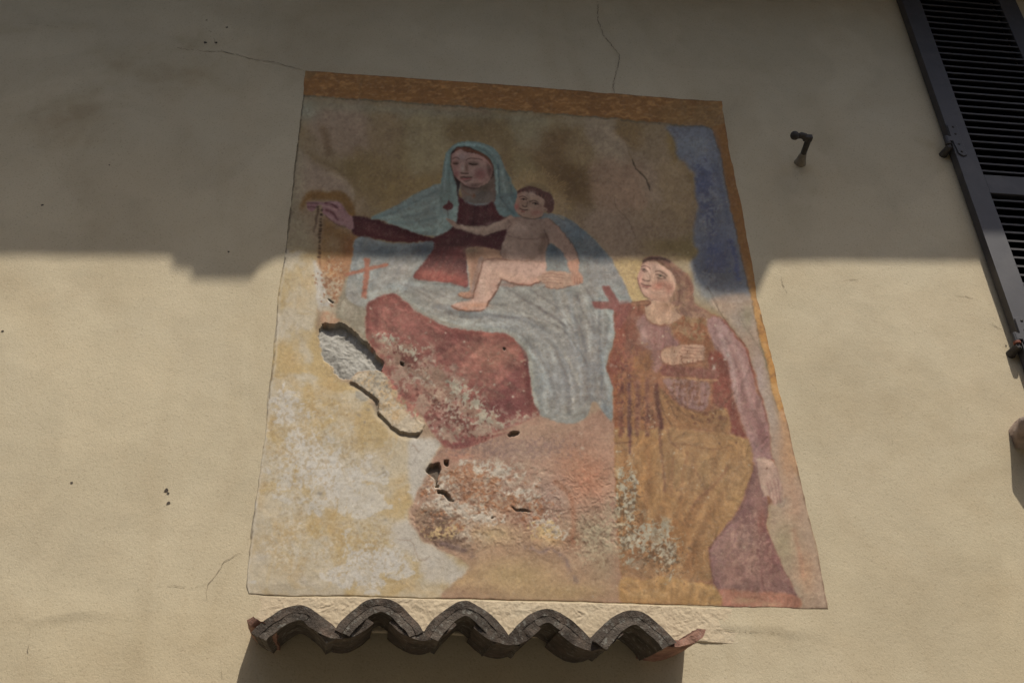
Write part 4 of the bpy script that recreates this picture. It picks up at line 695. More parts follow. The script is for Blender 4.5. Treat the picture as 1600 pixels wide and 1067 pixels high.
    # throat and chest, collar
    P(ZE(400, 440, 560, 440, 640, 500, 640, 560, 570, 605, 500, 612, 430, 592, 395, 560, 388, 510), (186, 144, 112), 1.2, 1, True, .3, lab=3)
    G(1040, 480, 12, 8, (162, 118, 88), .7); L(ZE(385, 510, 392, 560, 430, 595, 500, 615, 580, 605), 1.2, (128, 76, 56), .55, .9)
    P(ZE(290, 460, 400, 445, 430, 460, 410, 480, 330, 482), (160, 112, 78), 1.2, .9); L(ZE(300, 458, 400, 448, 430, 465, 400, 482), 1.3, (108, 64, 50), .7, .8); L(ZE(340, 480, 400, 478, 425, 462), 1.2, (108, 64, 50), .6, .8)
    # hair and face of the standing figure
    hair = P(ZS(210, 262, 255, 165, 340, 120, 480, 108, 600, 148, 720, 228, 820, 312, 905, 372, 952, 450, 1000, 560, 1010, 700, 1030, 830, 1150, 905, 1261, 980, 1250, 1060, 1100, 1040, 900, 1020, 760, 960, 700, 850, 640, 760, 730, 600, 700, 420, 560, 280, 460, 200, 300, 195, 240, 250), (146, 104, 82), 1, 1, True, .4, lab=3)
    hmk = full(hair); comp(np.s_[:, :], hmk * tex(.48, .6, fbm(7, 71, 3)) * .55, (164, 126, 92))
    for pts in [ZS(720, 300, 860, 400, 900, 560, 900, 760), ZS(640, 260, 780, 420, 800, 620, 760, 860), ZS(900, 420, 960, 600, 960, 800), ZS(740, 640, 800, 800, 960, 900, 1100, 960)]: L(pts, 2, (122, 80, 62), .5, 1.4, hmk)
    L(ZS(250, 185, 340, 150, 470, 150, 560, 150, 640, 190), 4, C((52, 40, 34), 405), .8, 1.4); L(ZS(470, 170, 560, 270, 660, 340, 730, 440), 2.6, (116, 78, 60), .6, 1.4)
    P(ZS(212, 262, 250, 205, 350, 192, 460, 205, 500, 245, 580, 290, 660, 345, 715, 430, 735, 520, 725, 600, 690, 680, 640, 760, 560, 800, 450, 795, 370, 778, 300, 735, 232, 672, 190, 595, 165, 500, 150, 440, 165, 380, 190, 320), (192, 148, 120), .8, 1, True, lab=3); fm = full(polymask(ZS(212, 262, 350, 192, 580, 290, 735, 520, 640, 760, 450, 795, 232, 672, 150, 440), 1))
    G(1030, 447, 12, 7, (196, 126, 98), .75, -.3, fm); G(1046, 452, 8, 9, (176, 112, 86), .6, 0, fm); G(1012, 425, 5, 12, (204, 162, 134), .6, 0, fm); G(1024, 420, 10, 6, (200, 158, 132), .6, 0, fm); G(1020, 465, 14, 5, (176, 128, 100), .6, 0, fm); G(1000, 440, 4, 10, (190, 132, 104), .5, 0, fm); G(1040, 470, 12, 8, (164, 118, 88), .6, 0, fm); G(1050, 432, 6, 10, (200, 156, 124), .5, 0, fm)
    D_ = (104, 72, 58)
    for pts, w, a in [(ZS(215, 268, 270, 255, 320, 275, 345, 305), 1.1, .65), (ZS(430, 345, 490, 338, 560, 370, 600, 412), 1.2, .65), (ZS(210, 305, 250, 305, 290, 325), 1.1, .75), (ZS(430, 385, 490, 390, 560, 425, 580, 440), 1.2, .75), (ZS(230, 330, 270, 345, 310, 342), 1.0, .6), (ZS(450, 430, 500, 450, 560, 448), 1.1, .65), (ZS(232, 465, 270, 484, 330, 486), 1.3, .7), (ZS(320, 360, 345, 430, 340, 480), 1.0, .3), (ZS(212, 528, 260, 552, 310, 556, 350, 560), 1.3, .8), (ZS(235, 578, 280, 594, 310, 588), 1.4, .55), (ZS(155, 440, 170, 520, 195, 605, 240, 685, 310, 745, 380, 785), 1.3, .6), (ZS(380, 770, 450, 770), 1.1, .4)]:
        L(pts, w, D_, a, .75)
    G(1006, 422, 1.6, 1.2, (84, 72, 62), .8); G(1031.5, 432, 2.0, 1.3, (84, 74, 60), .8); L(ZS(240, 560, 290, 572, 330, 566), 1.6, (176, 100, 84), .6, .7)
    # lower hand, plum underskirt
    und = P(ZK(910, 20, 940, 130, 992, 240, 985, 330, 976, 400, 1022, 500, 1082, 640, 1132, 740, 1150, 882, 712, 860, 672, 750, 643, 600, 650, 510, 730, 400, 820, 280, 890, 90), (142, 100, 90), 1.2, 1, True, .4, lab=3); um = full(und)
    for x, y, rx, ry, c, a in [(1165, 800, 12, 30, (126, 84, 80), .7), (1140, 840, 20, 26, (158, 118, 106), .7), (1165, 845, 10, 20, (164, 130, 116), .5), (1190, 815, 8, 20, (156, 94, 76), .7), (1205, 870, 14, 34, (128, 80, 74), .8), (1150, 890, 34, 20, (146, 104, 92), .6), (1125, 870, 10, 24, (148, 112, 102), .6), (1180, 925, 40, 6, (132, 88, 76), .7)]:
        G(x, y, rx, ry, c, a, 0, um)
    comp(np.s_[:, :], um * tex(.48, .6, fbm(14, 81, 4)) * .4, (166, 122, 104))
    L(ZK(985, 340, 960, 440, 930, 520, 950, 640, 960, 760), 2.4, (112, 66, 64), .55, 1.6, um); L(ZK(650, 510, 642, 600, 665, 710, 705, 850), 1.6, (104, 66, 58), .6, 1.2); L(ZK(990, 480, 1060, 640, 1110, 740), 2, (150, 104, 96), .5, 1.4, um); L(ZK(640, 520, 740, 400, 830, 280, 895, 100), 1.4, (116, 76, 54), .6, 1.1)
    P(ZK(675, 768, 900, 780, 1145, 800, 1152, 882, 712, 862), (172, 112, 84), 1.4, .85, True, .5); G(1165, 938, 20, 5, (186, 146, 104), .6); G(1200, 945, 20, 5, (190, 150, 110), .5)
    P(ZK(118, 702, 250, 706, 380, 690, 500, 712, 560, 722, 660, 742, 702, 860, 400, 852, 132, 850), (182, 138, 76), 1.6, .95, True, .8, lab=3); G(1010, 930, 30, 6, (194, 154, 92), .6)
    G(1222, 786, 15, 13, (172, 146, 122), 1.0, 0, None, None, 2); G(1212, 800, 10, 12, (168, 146, 120), .9, 0, None, None, 2)
    P(ZH(1080, 690, 1180, 712, 1232, 800, 1262, 930, 1250, 1000, 1220, 960, 1215, 1020, 1190, 1000, 1160, 960, 1120, 955, 1092, 860, 1072, 760), (184, 148, 126), 1.2, 1, True, .6, lab=3)
    for k in range(4): L(ZH(1140 + 26 * k, 860 - 8 * k, 1165 + 24 * k, 930, 1175 + 22 * k, 1000), 1.6, (142, 96, 88), .55, 1)
    L(ZH(1075, 720, 1090, 850, 1120, 955), 1.6, (116, 76, 76), .6, 1.2); L(ZH(1060, 600, 1120, 650, 1190, 705), 3, (136, 98, 96), .5, 1.8)
    # dark red cross at his shoulder
    mc = (142, 82, 74)
    P(ZD(805, 660, 850, 660, 905, 745, 940, 830, 885, 830, 832, 725), mc, 1, .95, False); P(ZD(735, 765, 880, 765, 890, 815, 745, 815), mc, 1, .95, False); P(ZD(900, 770, 1000, 775, 960, 900, 890, 960, 890, 830), mc, 2, .7)
    # ---- lime losses over the skirt and the middle
    wl = tex(.5, .57, fbm(8, 91, 3) * .75 + .25 * n2)
    for x, y, rx, ry, a in [(978, 770, 16, 46, .95), (985, 830, 22, 36, .95), (1020, 825, 26, 14, .9), (1040, 820, 10, 10, .9), (1030, 850, 24, 12, .9), (1045, 870, 14, 30, .8), (985, 870, 20, 16, .8), (940, 840, 40, 30, .7), (960, 800, 14, 40, .7)]:
        G(x, y, rx, ry, (170, 156, 126), a, 0, wl)
    dis([(975, 600, 20, 80), (1000, 570, 40, 40)], (168, 112, 62), 5, 161, .86, .5, bm3, 0, 3)
    dis([(975, 620, 20, 80), (1000, 640, 40, 50)], (98, 58, 50), 5, 162, .88, .5, bm3, 0, 3)
    dis([(1070, 510, 40, 26), (1060, 480, 30, 16)], (168, 128, 88), 3.2, 163, .87, .5, bm3)
    dis([(1080, 600, 60, 60), (1110, 640, 40, 40)], (122, 74, 52), 4, 164, .90, .6, bm3)
    dis([(980, 780, 20, 60), (1000, 840, 50, 30), (1040, 860, 30, 40)], (176, 164, 136), 5, 165, .77, .9, bm3)
    dis([(980, 800, 30, 80), (1030, 870, 50, 40)], (108, 80, 52), 3.4, 166, .87, .7, bm3)
    dis([(1160, 860, 50, 60)], (174, 132, 112), 5, 167, .84, .6, bm3)
    for _ in range(70):
        x, y = g.uniform(955, 1200), g.uniform(500, 930); r_ = g.uniform(.6, 1.5)
        G(x, y, r_ * 1.3, r_, (198, 180, 148) if g.rand() < .6 else (108, 74, 56), .75, g.uniform(0, 3), bm3)
    for x, y, r_ in [(955, 572, 3), (963, 574, 2), (936, 630, 2.4), (1138, 556, 3), (1133, 563, 2), (1115, 575, 4), (1112, 560, 2.4), (895, 625, 3), (850, 617, 2.4), (909, 700, 2.4), (1127, 640, 2)]:
        G(x, y, r_, r_ * .8, (198, 188, 170), .65, g.uniform(0, 3), None, tex(.3, .55, n3))
    # ---- painted ochre frame: top and right
    band = [(470, 106), (640, 117), (800, 129), (960, 142), (1050, 149), (1134, 154), (1136, 190), (1111.5, 200), (957, 186), (800, 173), (627, 160), (470, 149.5)]
    b1 = P(band, C((82, 56, 28), 140), .8, 1, False, .5, lab=4)
    side = [(1111, 199), (1134, 160), (1140, 207), (1162, 315), (1172, 370), (1186, 455), (1197, 505), (1214, 568), (1222, 610), (1233, 655), (1224, 660), (1216, 640), (1207, 616), (1199, 577), (1186, 528), (1172, 460), (1167, 444), (1158, 404), (1152, 370), (1141, 330), (1126, 243)]
    b2 = P(side, C((86, 61, 32), 300), .8, 1, False, .5, lab=4)
    fm2 = np.maximum(full(b1), full(b2))
    comp(np.s_[:, :], fm2 * step(PY, 395, 470) * .8, (190, 138, 70))
    comp(np.s_[:, :], full(b1) * tex(.3, .75, hs) * .6, C((62, 42, 24), 140)); comp(np.s_[:, :], full(b1) * tex(.5, .8, fbm(3, 95, 2, cellx=8)) * .55, C((112, 82, 44), 140)); comp(np.s_[:, :], full(b1) * tex(.55, .7, n1) * .4, C((72, 62, 42), 140))
    comp(np.s_[:, :], full(b2) * tex(.5, .65, n3) * .5, C((72, 50, 30), 330)); comp(np.s_[:, :], full(b2) * tex(.55, .7, n2) * .4, (196, 160, 110))
    P([(1216, 640), (1233, 655), (1252, 735), (1240, 735), (1222, 680)], (192, 148, 106), 2.5, .8)
    L([(473, 151), (627, 161), (800, 174), (957, 187), (1111, 201)], 2.0, C((42, 42, 38), 165), .75, .9, None, tex(.2, .5, n3), False)
    L([(1111, 201), (1126, 243), (1141, 330), (1152, 370), (1167, 444), (1172, 460), (1186, 528)], 1.8, C((44, 44, 42), 300), .6, .9, None, tex(.3, .55, n3), False); L([(1186, 528), (1199, 577), (1207, 616), (1216, 650)], 2, (132, 116, 92), .6, 1, None, None, False)
    # ---- cracks
    ck = C((22, 19, 16), 250)
    L(ZB(790, 600, 830, 700, 835, 730), .9, C((58, 46, 34), 240), .6, .7); L(ZB(832, 712, 845, 745, 860, 772, 905, 820, 935, 855, 965, 925), 1.4, ck, .9, .6, None, None, False, .4, 3); L(ZB(965, 925, 1010, 980, 1040, 1020), 1.2, C((108, 94, 84), 310), .6, .8); L(ZD(890, 40, 900, 110, 960, 180, 1010, 260, 1030, 330), 1.0, C((56, 46, 40), 340), .7, .7, None, None, True, .3, 4)
    L(ZE(820, 350, 880, 455, 905, 530, 930, 570), 1.1, (110, 92, 78), .75, .7); L(ZE(1040, 520, 1080, 620, 1150, 720, 1200, 800, 1230, 900), 1.4, (120, 108, 86), .65, .9); L(ZE(1180, 720, 1215, 820, 1240, 930), 1.4, (96, 96, 78), .55, .9)
    groove(ZB(832, 712, 860, 772, 935, 855, 965, 925), 1.3, 2.2, .4, 5); groove(ZE(820, 350, 905, 530, 1020, 680, 1090, 770), 1.2, 1.2, .4, 6)
    for pts in [ZG(720, 840, 760, 815), ZG(750, 960, 780, 958), ZG(770, 915, 850, 915, 885, 935), ZF(820, 960, 870, 1010), ZI(960, 620, 1040, 640, 1090, 745, 1150, 720), ZG(350, 890, 420, 912, 490, 905), ZG(320, 860, 450, 860, 530, 890), ZF(1340, 560, 1400, 590, 1460, 630)]:
        L(pts, .9, (124, 98, 80), .55, .7, None, None, True, .4, len(pts))
    # ---- margins: broken dark lines painting the shadow in the joint with the wall
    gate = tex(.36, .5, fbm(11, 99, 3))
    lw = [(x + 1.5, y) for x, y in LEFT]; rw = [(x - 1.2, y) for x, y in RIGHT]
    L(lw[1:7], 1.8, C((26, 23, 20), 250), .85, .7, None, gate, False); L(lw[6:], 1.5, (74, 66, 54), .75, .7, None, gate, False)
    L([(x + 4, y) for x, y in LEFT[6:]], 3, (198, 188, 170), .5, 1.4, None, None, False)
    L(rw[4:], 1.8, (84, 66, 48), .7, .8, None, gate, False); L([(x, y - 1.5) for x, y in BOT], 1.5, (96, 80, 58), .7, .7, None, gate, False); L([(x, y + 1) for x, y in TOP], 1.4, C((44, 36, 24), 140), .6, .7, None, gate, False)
    # unevenness of the brush: streaks that follow the cloth, and shaky outlines
    b1_, b2_ = fbm(26, 131, 4, cellx=7, gain=.6), fbm(7, 132, 4, cellx=20, gain=.6)
    di = (PX * .8 + PY * .6).astype(int) % CW; dj = (PY * .8 - PX * .6).astype(int) % CH
    b3_ = fbm(7, 133, 4, cellx=34, gain=.6)[dj, di]
    IMG[:] *= (1 + .34 * (b1_ - .5) * (LAB == 3))[..., None]; IMG[:] *= (1 + .36 * (b3_ - .5) * rm * (LAB == 1))[..., None]
    IMG[:] *= (1 + .16 * (fbm(14, 134, 4, gain=.65) - .5) * ((LAB == 1) | (LAB == 2) | (LAB == 0)))[..., None]
    IMG[:] *= (1 + .26 * (b2_ - .5) * mm * (LAB == 1))[..., None]
    wx_ = (fbm0(5, 135, 2) - .5) * 2.6 + (fbm0(16, 136, 2) - .5) * 2.4; wy_ = (fbm0(5, 137, 2) - .5) * 2.6 + (fbm0(16, 138, 2) - .5) * 2.4
    keep = 1 - .75 * np.clip(gmask([(735, 262, 34, 38), (828, 315, 34, 26), (1022, 438, 40, 40), (520, 325, 30, 20)]), 0, 1)
    yi_, xi_ = np.mgrid[0:CH, 0:CW]; sx_ = np.clip(xi_ + wx_ * keep, 0, CW - 1.01); sy_ = np.clip(yi_ + wy_ * keep, 0, CH - 1.01); x0_ = sx_.astype(int); y0_ = sy_.astype(int); fx_ = (sx_ - x0_)[..., None]; fy_ = (sy_ - y0_)[..., None]
    IMG[:] = (IMG[y0_, x0_] * (1 - fx_) + IMG[y0_, x0_ + 1] * fx_) * (1 - fy_) + (IMG[y0_ + 1, x0_] * (1 - fx_) + IMG[y0_ + 1, x0_ + 1] * fx_) * fy_
    for k_, gn in ((2, .98), (3, .95), (1, .98)):
        mk = blur((LAB == k_).astype(np.float32), 1.0)[..., None]; IMG[:] = l2s(s2l(IMG) * (1 + (gn - 1) * mk))
    IMG[:] = l2s(s2l(IMG) * (1 - .12 * rm[..., None] * (LAB == 1)[..., None]))
    sf_ = np.stack([blur(IMG[..., k_], 1.5) for k_ in range(3)], -1); fade_ = (.22 * keep * ((LAB == 1) | (LAB == 2) | (LAB == 3) | (LAB == 0)))[..., None]; IMG[:] = IMG * (1 - fade_) + sf_ * fade_
    bl = np.stack([blur(IMG[..., k_], 9) for k_ in range(3)], -1); am = .42 * blur((((LAB == 1) | (LAB == 2) | (LAB == 3))).astype(np.float32), 2) + .45 * gmask([(735, 262, 26, 32), (826, 315, 26, 22), (1022, 438, 30, 34)])
    IMG[:] = np.clip(IMG + (IMG - bl) * am[..., None], 0.02, 1)
    shade_t = 1 - step(PY, 395, 415); mnt = np.clip(mm + m2m + vm, 0, 1) * (LAB == 1) * (1 - np.clip(dm, 0, 1))
    lin_ = s2l(IMG); wb = shade_t * ((LAB == 0) | (LAB == 2)) * (1 - sk); lin_[..., 2] *= 1 - .15 * wb; lin_[..., 0] *= 1 - .08 * mnt * shade_t; lin_ = lin_ * (1 + .10 * wb)[..., None]; skd = (sk * .22)[..., None]; lin_ = lin_ + (lin_.mean(-1, keepdims=True) - lin_) * skd
    gy = lin_.mean(-1, keepdims=True); ds = ((.12 * (LAB == 3) + .12 * rm * (LAB == 1) + .12 * (LAB == 2) + .22 * mnt) * (1 - .3 * shade_t))[..., None]; lin_ = lin_ + (gy - lin_) * ds; IMG[:] = l2s(lin_)
    # ---- age: lime bloom, rubbed pigment, soot in the pores
    fig = (LAB == 0) | (LAB == 1) | (LAB == 2) | (LAB == 3)
    figm = blur(fig.astype(np.float32), 1.5)
    veil_ = tex(.42, .72, .6 * fbm(70, 121, 5) + .4 * fbm(16, 122, 4))
    comp(np.s_[:, :], figm * veil_ * .06, (158, 138, 112))
    dirt_ = tex(.5, .75, .5 * fbm(50, 123, 5) + .5 * fbm(9, 124, 4))
    comp(np.s_[:, :], figm * dirt_ * .12, (104, 78, 60))
    rub = tex(.56, .66, fbm(4.5, 125, 3) * .7 + .3 * n2)
    comp(np.s_[:, :], figm * rub * .12 * step(PY, 380, 520), (176, 156, 128))
    rub = tex(.57, .66, fbm(4, 126, 3) * .7 + .3 * n1)
    comp(np.s_[:, :], figm * rub * .12, (96, 70, 56))
    # ---- grain of the whole surface
    gr = 1 + .09 * (fine - .5) + .09 * (n3 - .5) + .10 * (n2 - .5) + .05 * (hs - .5)
    IMG[:] *= gr[..., None]
    sp = tex(.70, .78, fbm(2.6, 101, 1)); comp(np.s_[:, :], sp * .09 * (LAB != 6), (90, 74, 58))
    sp = tex(.72, .8, fbm(2.6, 103, 1)); comp(np.s_[:, :], sp * .10 * (LAB != 6), (206, 192, 166))
    # relief of trowel and brush
    HGT[:] += 5.0 * (fbm(120, 111, 3) - .5) + 1.3 * (fbm(24, 112, 3) - .5) + .55 * (fbm(5, 113, 2) - .5) + .5 * (fine - .5)
    HGT[:] += 2.2 * (tex(.46, .56, fbm(8, 114, 4, gain=.7)) - .5) * np.clip(lm * step(PY, 700, 750) * (1 - step(PY, 850, 880)) + .25 * rm, 0, 1) * .6
    np.clip(IMG, 0, 1, IMG)
paint()
# ------------------------------------------------------------------ street
bm = bmesh.new(); bmesh.ops.create_grid(bm, x_segments=2, y_segments=2, size=60); g_ = from_bm('street', bm, MAT['paving']); tag(g_, kind='structure')

# unseen row of houses added across the street to shut off the low sky
bm = bmesh.new(); bevel_box(bm, (-30, -13.0, -.1), (30, -6.2, 7.6), .02, 1); fo = from_bm('added_houses', bm, MAT['facing']); tag(fo, kind='structure')
# ------------------------------------------------------------------ house
house = empty('house', (0, 0, 0), 'cream plastered house wall carrying the painting, with fine cracks and an overhanging eave', 'house')
mural_px = LEFT + BOT[1:] + RIGHT[::-1][1:] + TOP[::-1][1:]
ML = np.array([at(*p) for p in LEFT]); MR = np.array([at(*p) for p in RIGHT]); MT = np.array([at(*p) for p in TOP]); MB_ = np.array([at(*p) for p in BOT])
def xl(z): return np.interp(z, ML[::-1, 1], ML[::-1, 0])
def xr(z): return np.interp(z, MR[::-1, 1], MR[::-1, 0])

WX0, WX1, WZ0, WZ1, ST = -1.75, 3.05, 2.45, 6.2, 0.0125
nx, nz = int((WX1 - WX0) / ST), int((WZ1 - WZ0) / ST)
gx = np.linspace(WX0, WX1, nx + 1); gz = np.linspace(WZ0, WZ1, nz + 1); GX, GZ = np.meshgrid(gx, gz)
hh = 6.5 * (fbm(56, 201, 3, None, nz + 1, nx + 1) - .5) + 2.4 * (fbm(14, 202, 3, None, nz + 1, nx + 1) - .5) + .7 * (fbm(3, 203, 2, None, nz + 1, nx + 1) - .5)
fade = np.minimum(np.minimum(GX - WX0, WX1 - GX), np.minimum(GZ - WZ0, WZ1 - GZ)); fade = np.clip(fade / .15, 0, 1)
# a lapped edge of plaster at lower left, a shallow trowel ridge at lower right
def lap(pts, hgt, below):
    global hh
    p = np.array([at(*q) for q in pts]); zz = np.interp(GX, p[:, 0], p[:, 1]); m = (GX > p[0, 0]) & (GX < p[-1, 0]); e = np.clip((GX - p[0, 0]) / .1, 0, 1) * np.clip((p[-1, 0] - GX) / .12, 0, 1)
    d = GZ - zz; hh = hh + m * e * hgt * np.where(d > 0, np.exp(-(d / .05) ** 2), 0)
lap([(5, 965), (30, 970), (52, 976), (80, 971), (110, 964), (150, 963), (200, 966)], 2.6, 0)
lap([(1085, 985), (1110, 984), (1180, 985), (1230, 990), (1300, 996)], 2.2, 0)
hh *= fade
near = np.clip(1 - np.maximum.reduce([xl(GZ) - GX, GX - xr(GZ), GZ - 5.18, 3.03 - GZ]) / .05, 0, 1); hh *= 1 - near * .75
# stains washed over the plaster (old damp marks, smoke)
st = np.ones(GX.shape + (3,), np.float32)
sn = fbm(9, 211, 4, None, nz + 1, nx + 1); sn2 = fbm(12, 215, 4, None, nz + 1, nx + 1); sn3 = fbm(7, 216, 4, None, nz + 1, nx + 1)
def stain(px, py, rx, ry, c, a):
    x, z = at(px, py); k = np.exp(-((GX - x + .25 * (sn - .5)) / rx) ** 2 - ((GZ - z + .25 * (sn2 - .5)) / ry) ** 2) * a * np.clip(.2 + 1.3 * (sn3 - .2), 0, 1)
    st[:] = st * (1 - k[..., None]) + st * np.array(c) * k[..., None]
for s_ in [(270, 112, .17, .10, .6), (185, 92, .09, .13, .4), (95, 188, .11, .11, .45), (150, 185, .12, .12, .35), (60, 45, .16, .07, .35), (300, 70, .05, .05, .4), (20, 190, .3, .3, .2), (1290, 200, .08, .25, .12), (1250, 262, .07, .06, .5), (1475, 240, .06, .07, .5), (1420, 620, .28, .16, .2), (1330, 640, .2, .2, .15), (1500, 520, .2, .1, .18), (330, 990, .05, .09, .3), (150, 1000, .4, .08, .15), (1150, 1015, .3, .05, .25), (1530, 935, .2, .1, .14), (300, 560, .3, .14, .08)]:
    stain(*s_[:4], (.62, .55, .44), s_[4])
st *= (1 - .10 * (sn[..., None] - .5)); st *= (1 - .10 * (fbm(80, 213, 3, None, nz + 1, nx + 1)[..., None] - .5) * np.array([.4, .8, 1.6]))
strk = fbm(60, 221, 4, 9, nz + 1, nx + 1); pat = fbm(40, 222, 5, None, nz + 1, nx + 1)
st *= (1 - .07 * np.clip(strk - .52, 0, 1) * 3)[..., None] ** np.array([.8, 1, 1.25]); st *= (1 - .055 * step(pat, .46, .66))[..., None] ** np.array([.7, .9, 1.1]); st *= (1 + .05 * step(fbm(24, 223, 5, None, nz + 1, nx + 1), .52, .6))[..., None]
co = np.stack([GX, -hh / 1000.0, GZ], -1).reshape(-1, 3)
ii = np.arange((nx + 1) * (nz + 1)).reshape(nz + 1, nx + 1)
q = np.stack([ii[:-1, :-1], ii[:-1, 1:], ii[1:, 1:], ii[1:, :-1]], -1).reshape(-1, 4)
cxm = (GX[:-1, :-1] + ST / 2).ravel(); czm = (GZ[:-1, :-1] + ST / 2).ravel()
inside = (cxm > xl(czm) + .035) & (cxm < xr(czm) - .035) & (czm > MB_[:, 1].min() + .035) & (czm < MT[:, 1].max() - .035)
inside |= (cxm > 2.225) & (cxm < 2.63) & (czm > 3.90) & (czm < 6.08)
q = q[~inside]
verts = co.tolist(); faces = q.tolist(); B = len(verts)
far = [(-9, 0, 0), (11, 0, 0), (11, 0, 6.5), (-9, 0, 6.5)]
verts += far + [(WX0, 0, WZ0), (WX1, 0, WZ0), (WX1, 0, WZ1), (WX0, 0, WZ1)]
faces += [(B, B + 1, B + 5, B + 4), (B + 1, B + 2, B + 6, B + 5), (B + 2, B + 3, B + 7, B + 6), (B + 3, B, B + 4, B + 7)]
me = bpy.data.meshes.new('wall'); me.from_pydata(verts, [], faces); me.update(); me.shade_smooth()
ca = me.color_attributes.new('Stain', 'FLOAT_COLOR', 'POINT'); cc = np.ones((len(verts), 4), np.float32); cc[:B, :3] = st.reshape(-1, 3); ca.data.foreach_set('color', cc.ravel())
wall = link('wall', me, MAT['wall'], house)

def wall_y(x, z):
    a, b = (x - WX0) / ST, (z - WZ0) / ST; i, j = int(a), int(b)
    if not (0 <= i < nx and 0 <= j < nz): return 0.0
    a -= i; b -= j
    return -((hh[j, i] * (1 - a) + hh[j, i + 1] * a) * (1 - b) + (hh[j + 1, i] * (1 - a) + hh[j + 1, i + 1] * a) * b) / 1000.0

def crack(pts, w, seed, gap=0.0, name='crack', mat='crack'):
    """a hairline split: a narrow ragged ribbon lying on the plaster"""
    g = np.random.RandomState(seed); p = np.array([at(*a) for a in pts]); out = []
    for a, b in zip(p[:-1], p[1:]):
        n_ = max(2, int(np.hypot(*(b - a)) / .008))
        for k in range(n_): out.append(a + (b - a) * k / n_)
    out.append(p[-1]); out = np.array(out); out[1:-1] += g.randn(len(out) - 2, 2) * .0016
    bm = bmesh.new(); prev = None
    for i, a in enumerate(out):
        t_ = out[min(i + 1, len(out) - 1)] - out[max(i - 1, 0)]; t_ /= np.hypot(*t_) + 1e-9; nrm = np.array([-t_[1], t_[0]])
        ww =   .8 * w * (.35 + .9 * g.rand()) * min(1, (i + .5) / 5, (len(out) - i) / 5.0) * .5
        y0 = wall_y(a[0], a[1]) - .0016
        cur = [bm.verts.new((*(a + nrm * ww)[:1], y0, (a + nrm * ww)[1])), bm.verts.new((*(a - nrm * ww)[:1], y0, (a - nrm * ww)[1]))]
        if prev and g.rand() > gap: bm.faces.new((prev[0], prev[1], cur[1], cur[0]))
        prev = cur
    return from_bm(name, bm, MAT[mat], wall)
crack([(933, 0), (934, 14), (934, 32), (940, 46), (943, 56), (956, 72), (968, 87), (966, 104), (960, 122), (958, 138), (960, 148)], .0042, 1, .05)
crack([(268, 71), (285, 78), (325, 82), (348, 82), (380, 89), (400, 95), (430, 98), (455, 106), (476, 110)], .0032, 2, .2)
crack([(316, 40), (330, 52), (338, 70), (348, 80)], .0026, 3, .5)
crack([(35, 37), (60, 39), (95, 44), (120, 46)], .002, 4, .5)
crack([(386, 858), (370, 866), (350, 878), (343, 892), (325, 912), (322, 926), (323, 938)], .0018, 5, .05)
crack([(325, 912), (300, 918), (265, 915), (235, 916)], .0014, 6, .2)
crack([(46, 980), (46, 992), (44, 1010), (43, 1040)], .002, 7, .5)
crack([(345, 1030), (344, 1050), (350, 1067)], .0022, 8, .2)
crack([(1221, 432), (1223, 444), (1229, 459)], .0028, 9, .3); crack([(1300, 437), (1320, 438), (1345, 436), (1366, 434)], .0022, 10, .45); crack([(1284, 446), (1296, 448)], .0024, 11, .3); crack([(1490, 460), (1520, 466), (1534, 471)], .0022, 12, .4); crack([(1218, 470), (1230, 476), (1246, 480)], .0022, 13, .5)
crack([(1546, 506), (1556, 510), (1565, 514)], .008, 14, 0.0, 'crack', 'pit')
crack([(1090, 983.5), (1130, 984.5), (1186, 985.5)], .0024, 15, .25); crack([(1186, 986), (1215, 989), (1245, 993)], .0018, 16, .5)
for k, (px_, py_, r_) in enumerate([(260, 766, .0065), (263, 771, .004), (263, 786, .006), (66, 321, .005), (321, 68, .007), (338, 68, .006), (355, 44, .005), (171, 258, .003), (112, 754, .004), (4, 518, .004), (357, 394, .0035), (323, 33, .004), (1572, 540, .004)]):
    g = np.random.RandomState(300 + k); x, z = at(px_, py_); bm = bmesh.new()
    y0 = wall_y(x, z); ring = [bm.verts.new((x + r_ * (.5 + .8 * g.rand()) * math.cos(a), y0 - .0012, z + r_ * (.5 + .8 * g.rand()) * math.sin(a))) for a in np.linspace(0, 2 * math.pi, 10)[:-1]]
    c0 = bm.verts.new((x, y0 - .0008, z))
    for i in range(9): bm.faces.new((ring[i], ring[(i + 1) % 9], c0))
    from_bm('pit', bm, MAT['pit'], wall)

# eave above the picture: soffit boards and two protruding brackets; its edge draws the shadow line across the wall
ZE_ = 6.22
def plan(px, py):
    x, z = at(px, py); d = (ZE_ - z) / SUN_B; return x + SUN_A * d, -d
edge_px = [(-700, 398), (-300, 399), (0, 401), (262, 402), (445, 405), (600, 408), (760, 409), (1078, 410), (1204, 410), (1300, 408), (1540, 408), (1900, 407), (2300, 406)]
pl = [plan(*p) for p in edge_px]
eave = empty('eave', (0, 0, ZE_)); eave.parent = house
for k, (a, b) in enumerate(zip(pl[:-1], pl[1:])):
    bm = bmesh.new(); v = [(a[0], .15), (b[0], .15), b, a]
    lo = [bm.verts.new((p[0], p[1], ZE_)) for p in v]; up_ = [bm.verts.new((p[0], p[1], ZE_ + .03)) for p in v]
    bm.faces.new(lo[::-1]); bm.faces.new(up_)
    for i in range(4): bm.faces.new((lo[i], lo[(i + 1) % 4], up_[(i + 1) % 4], up_[i]))
    from_bm('soffit_board', bm, MAT['wood'], eave)
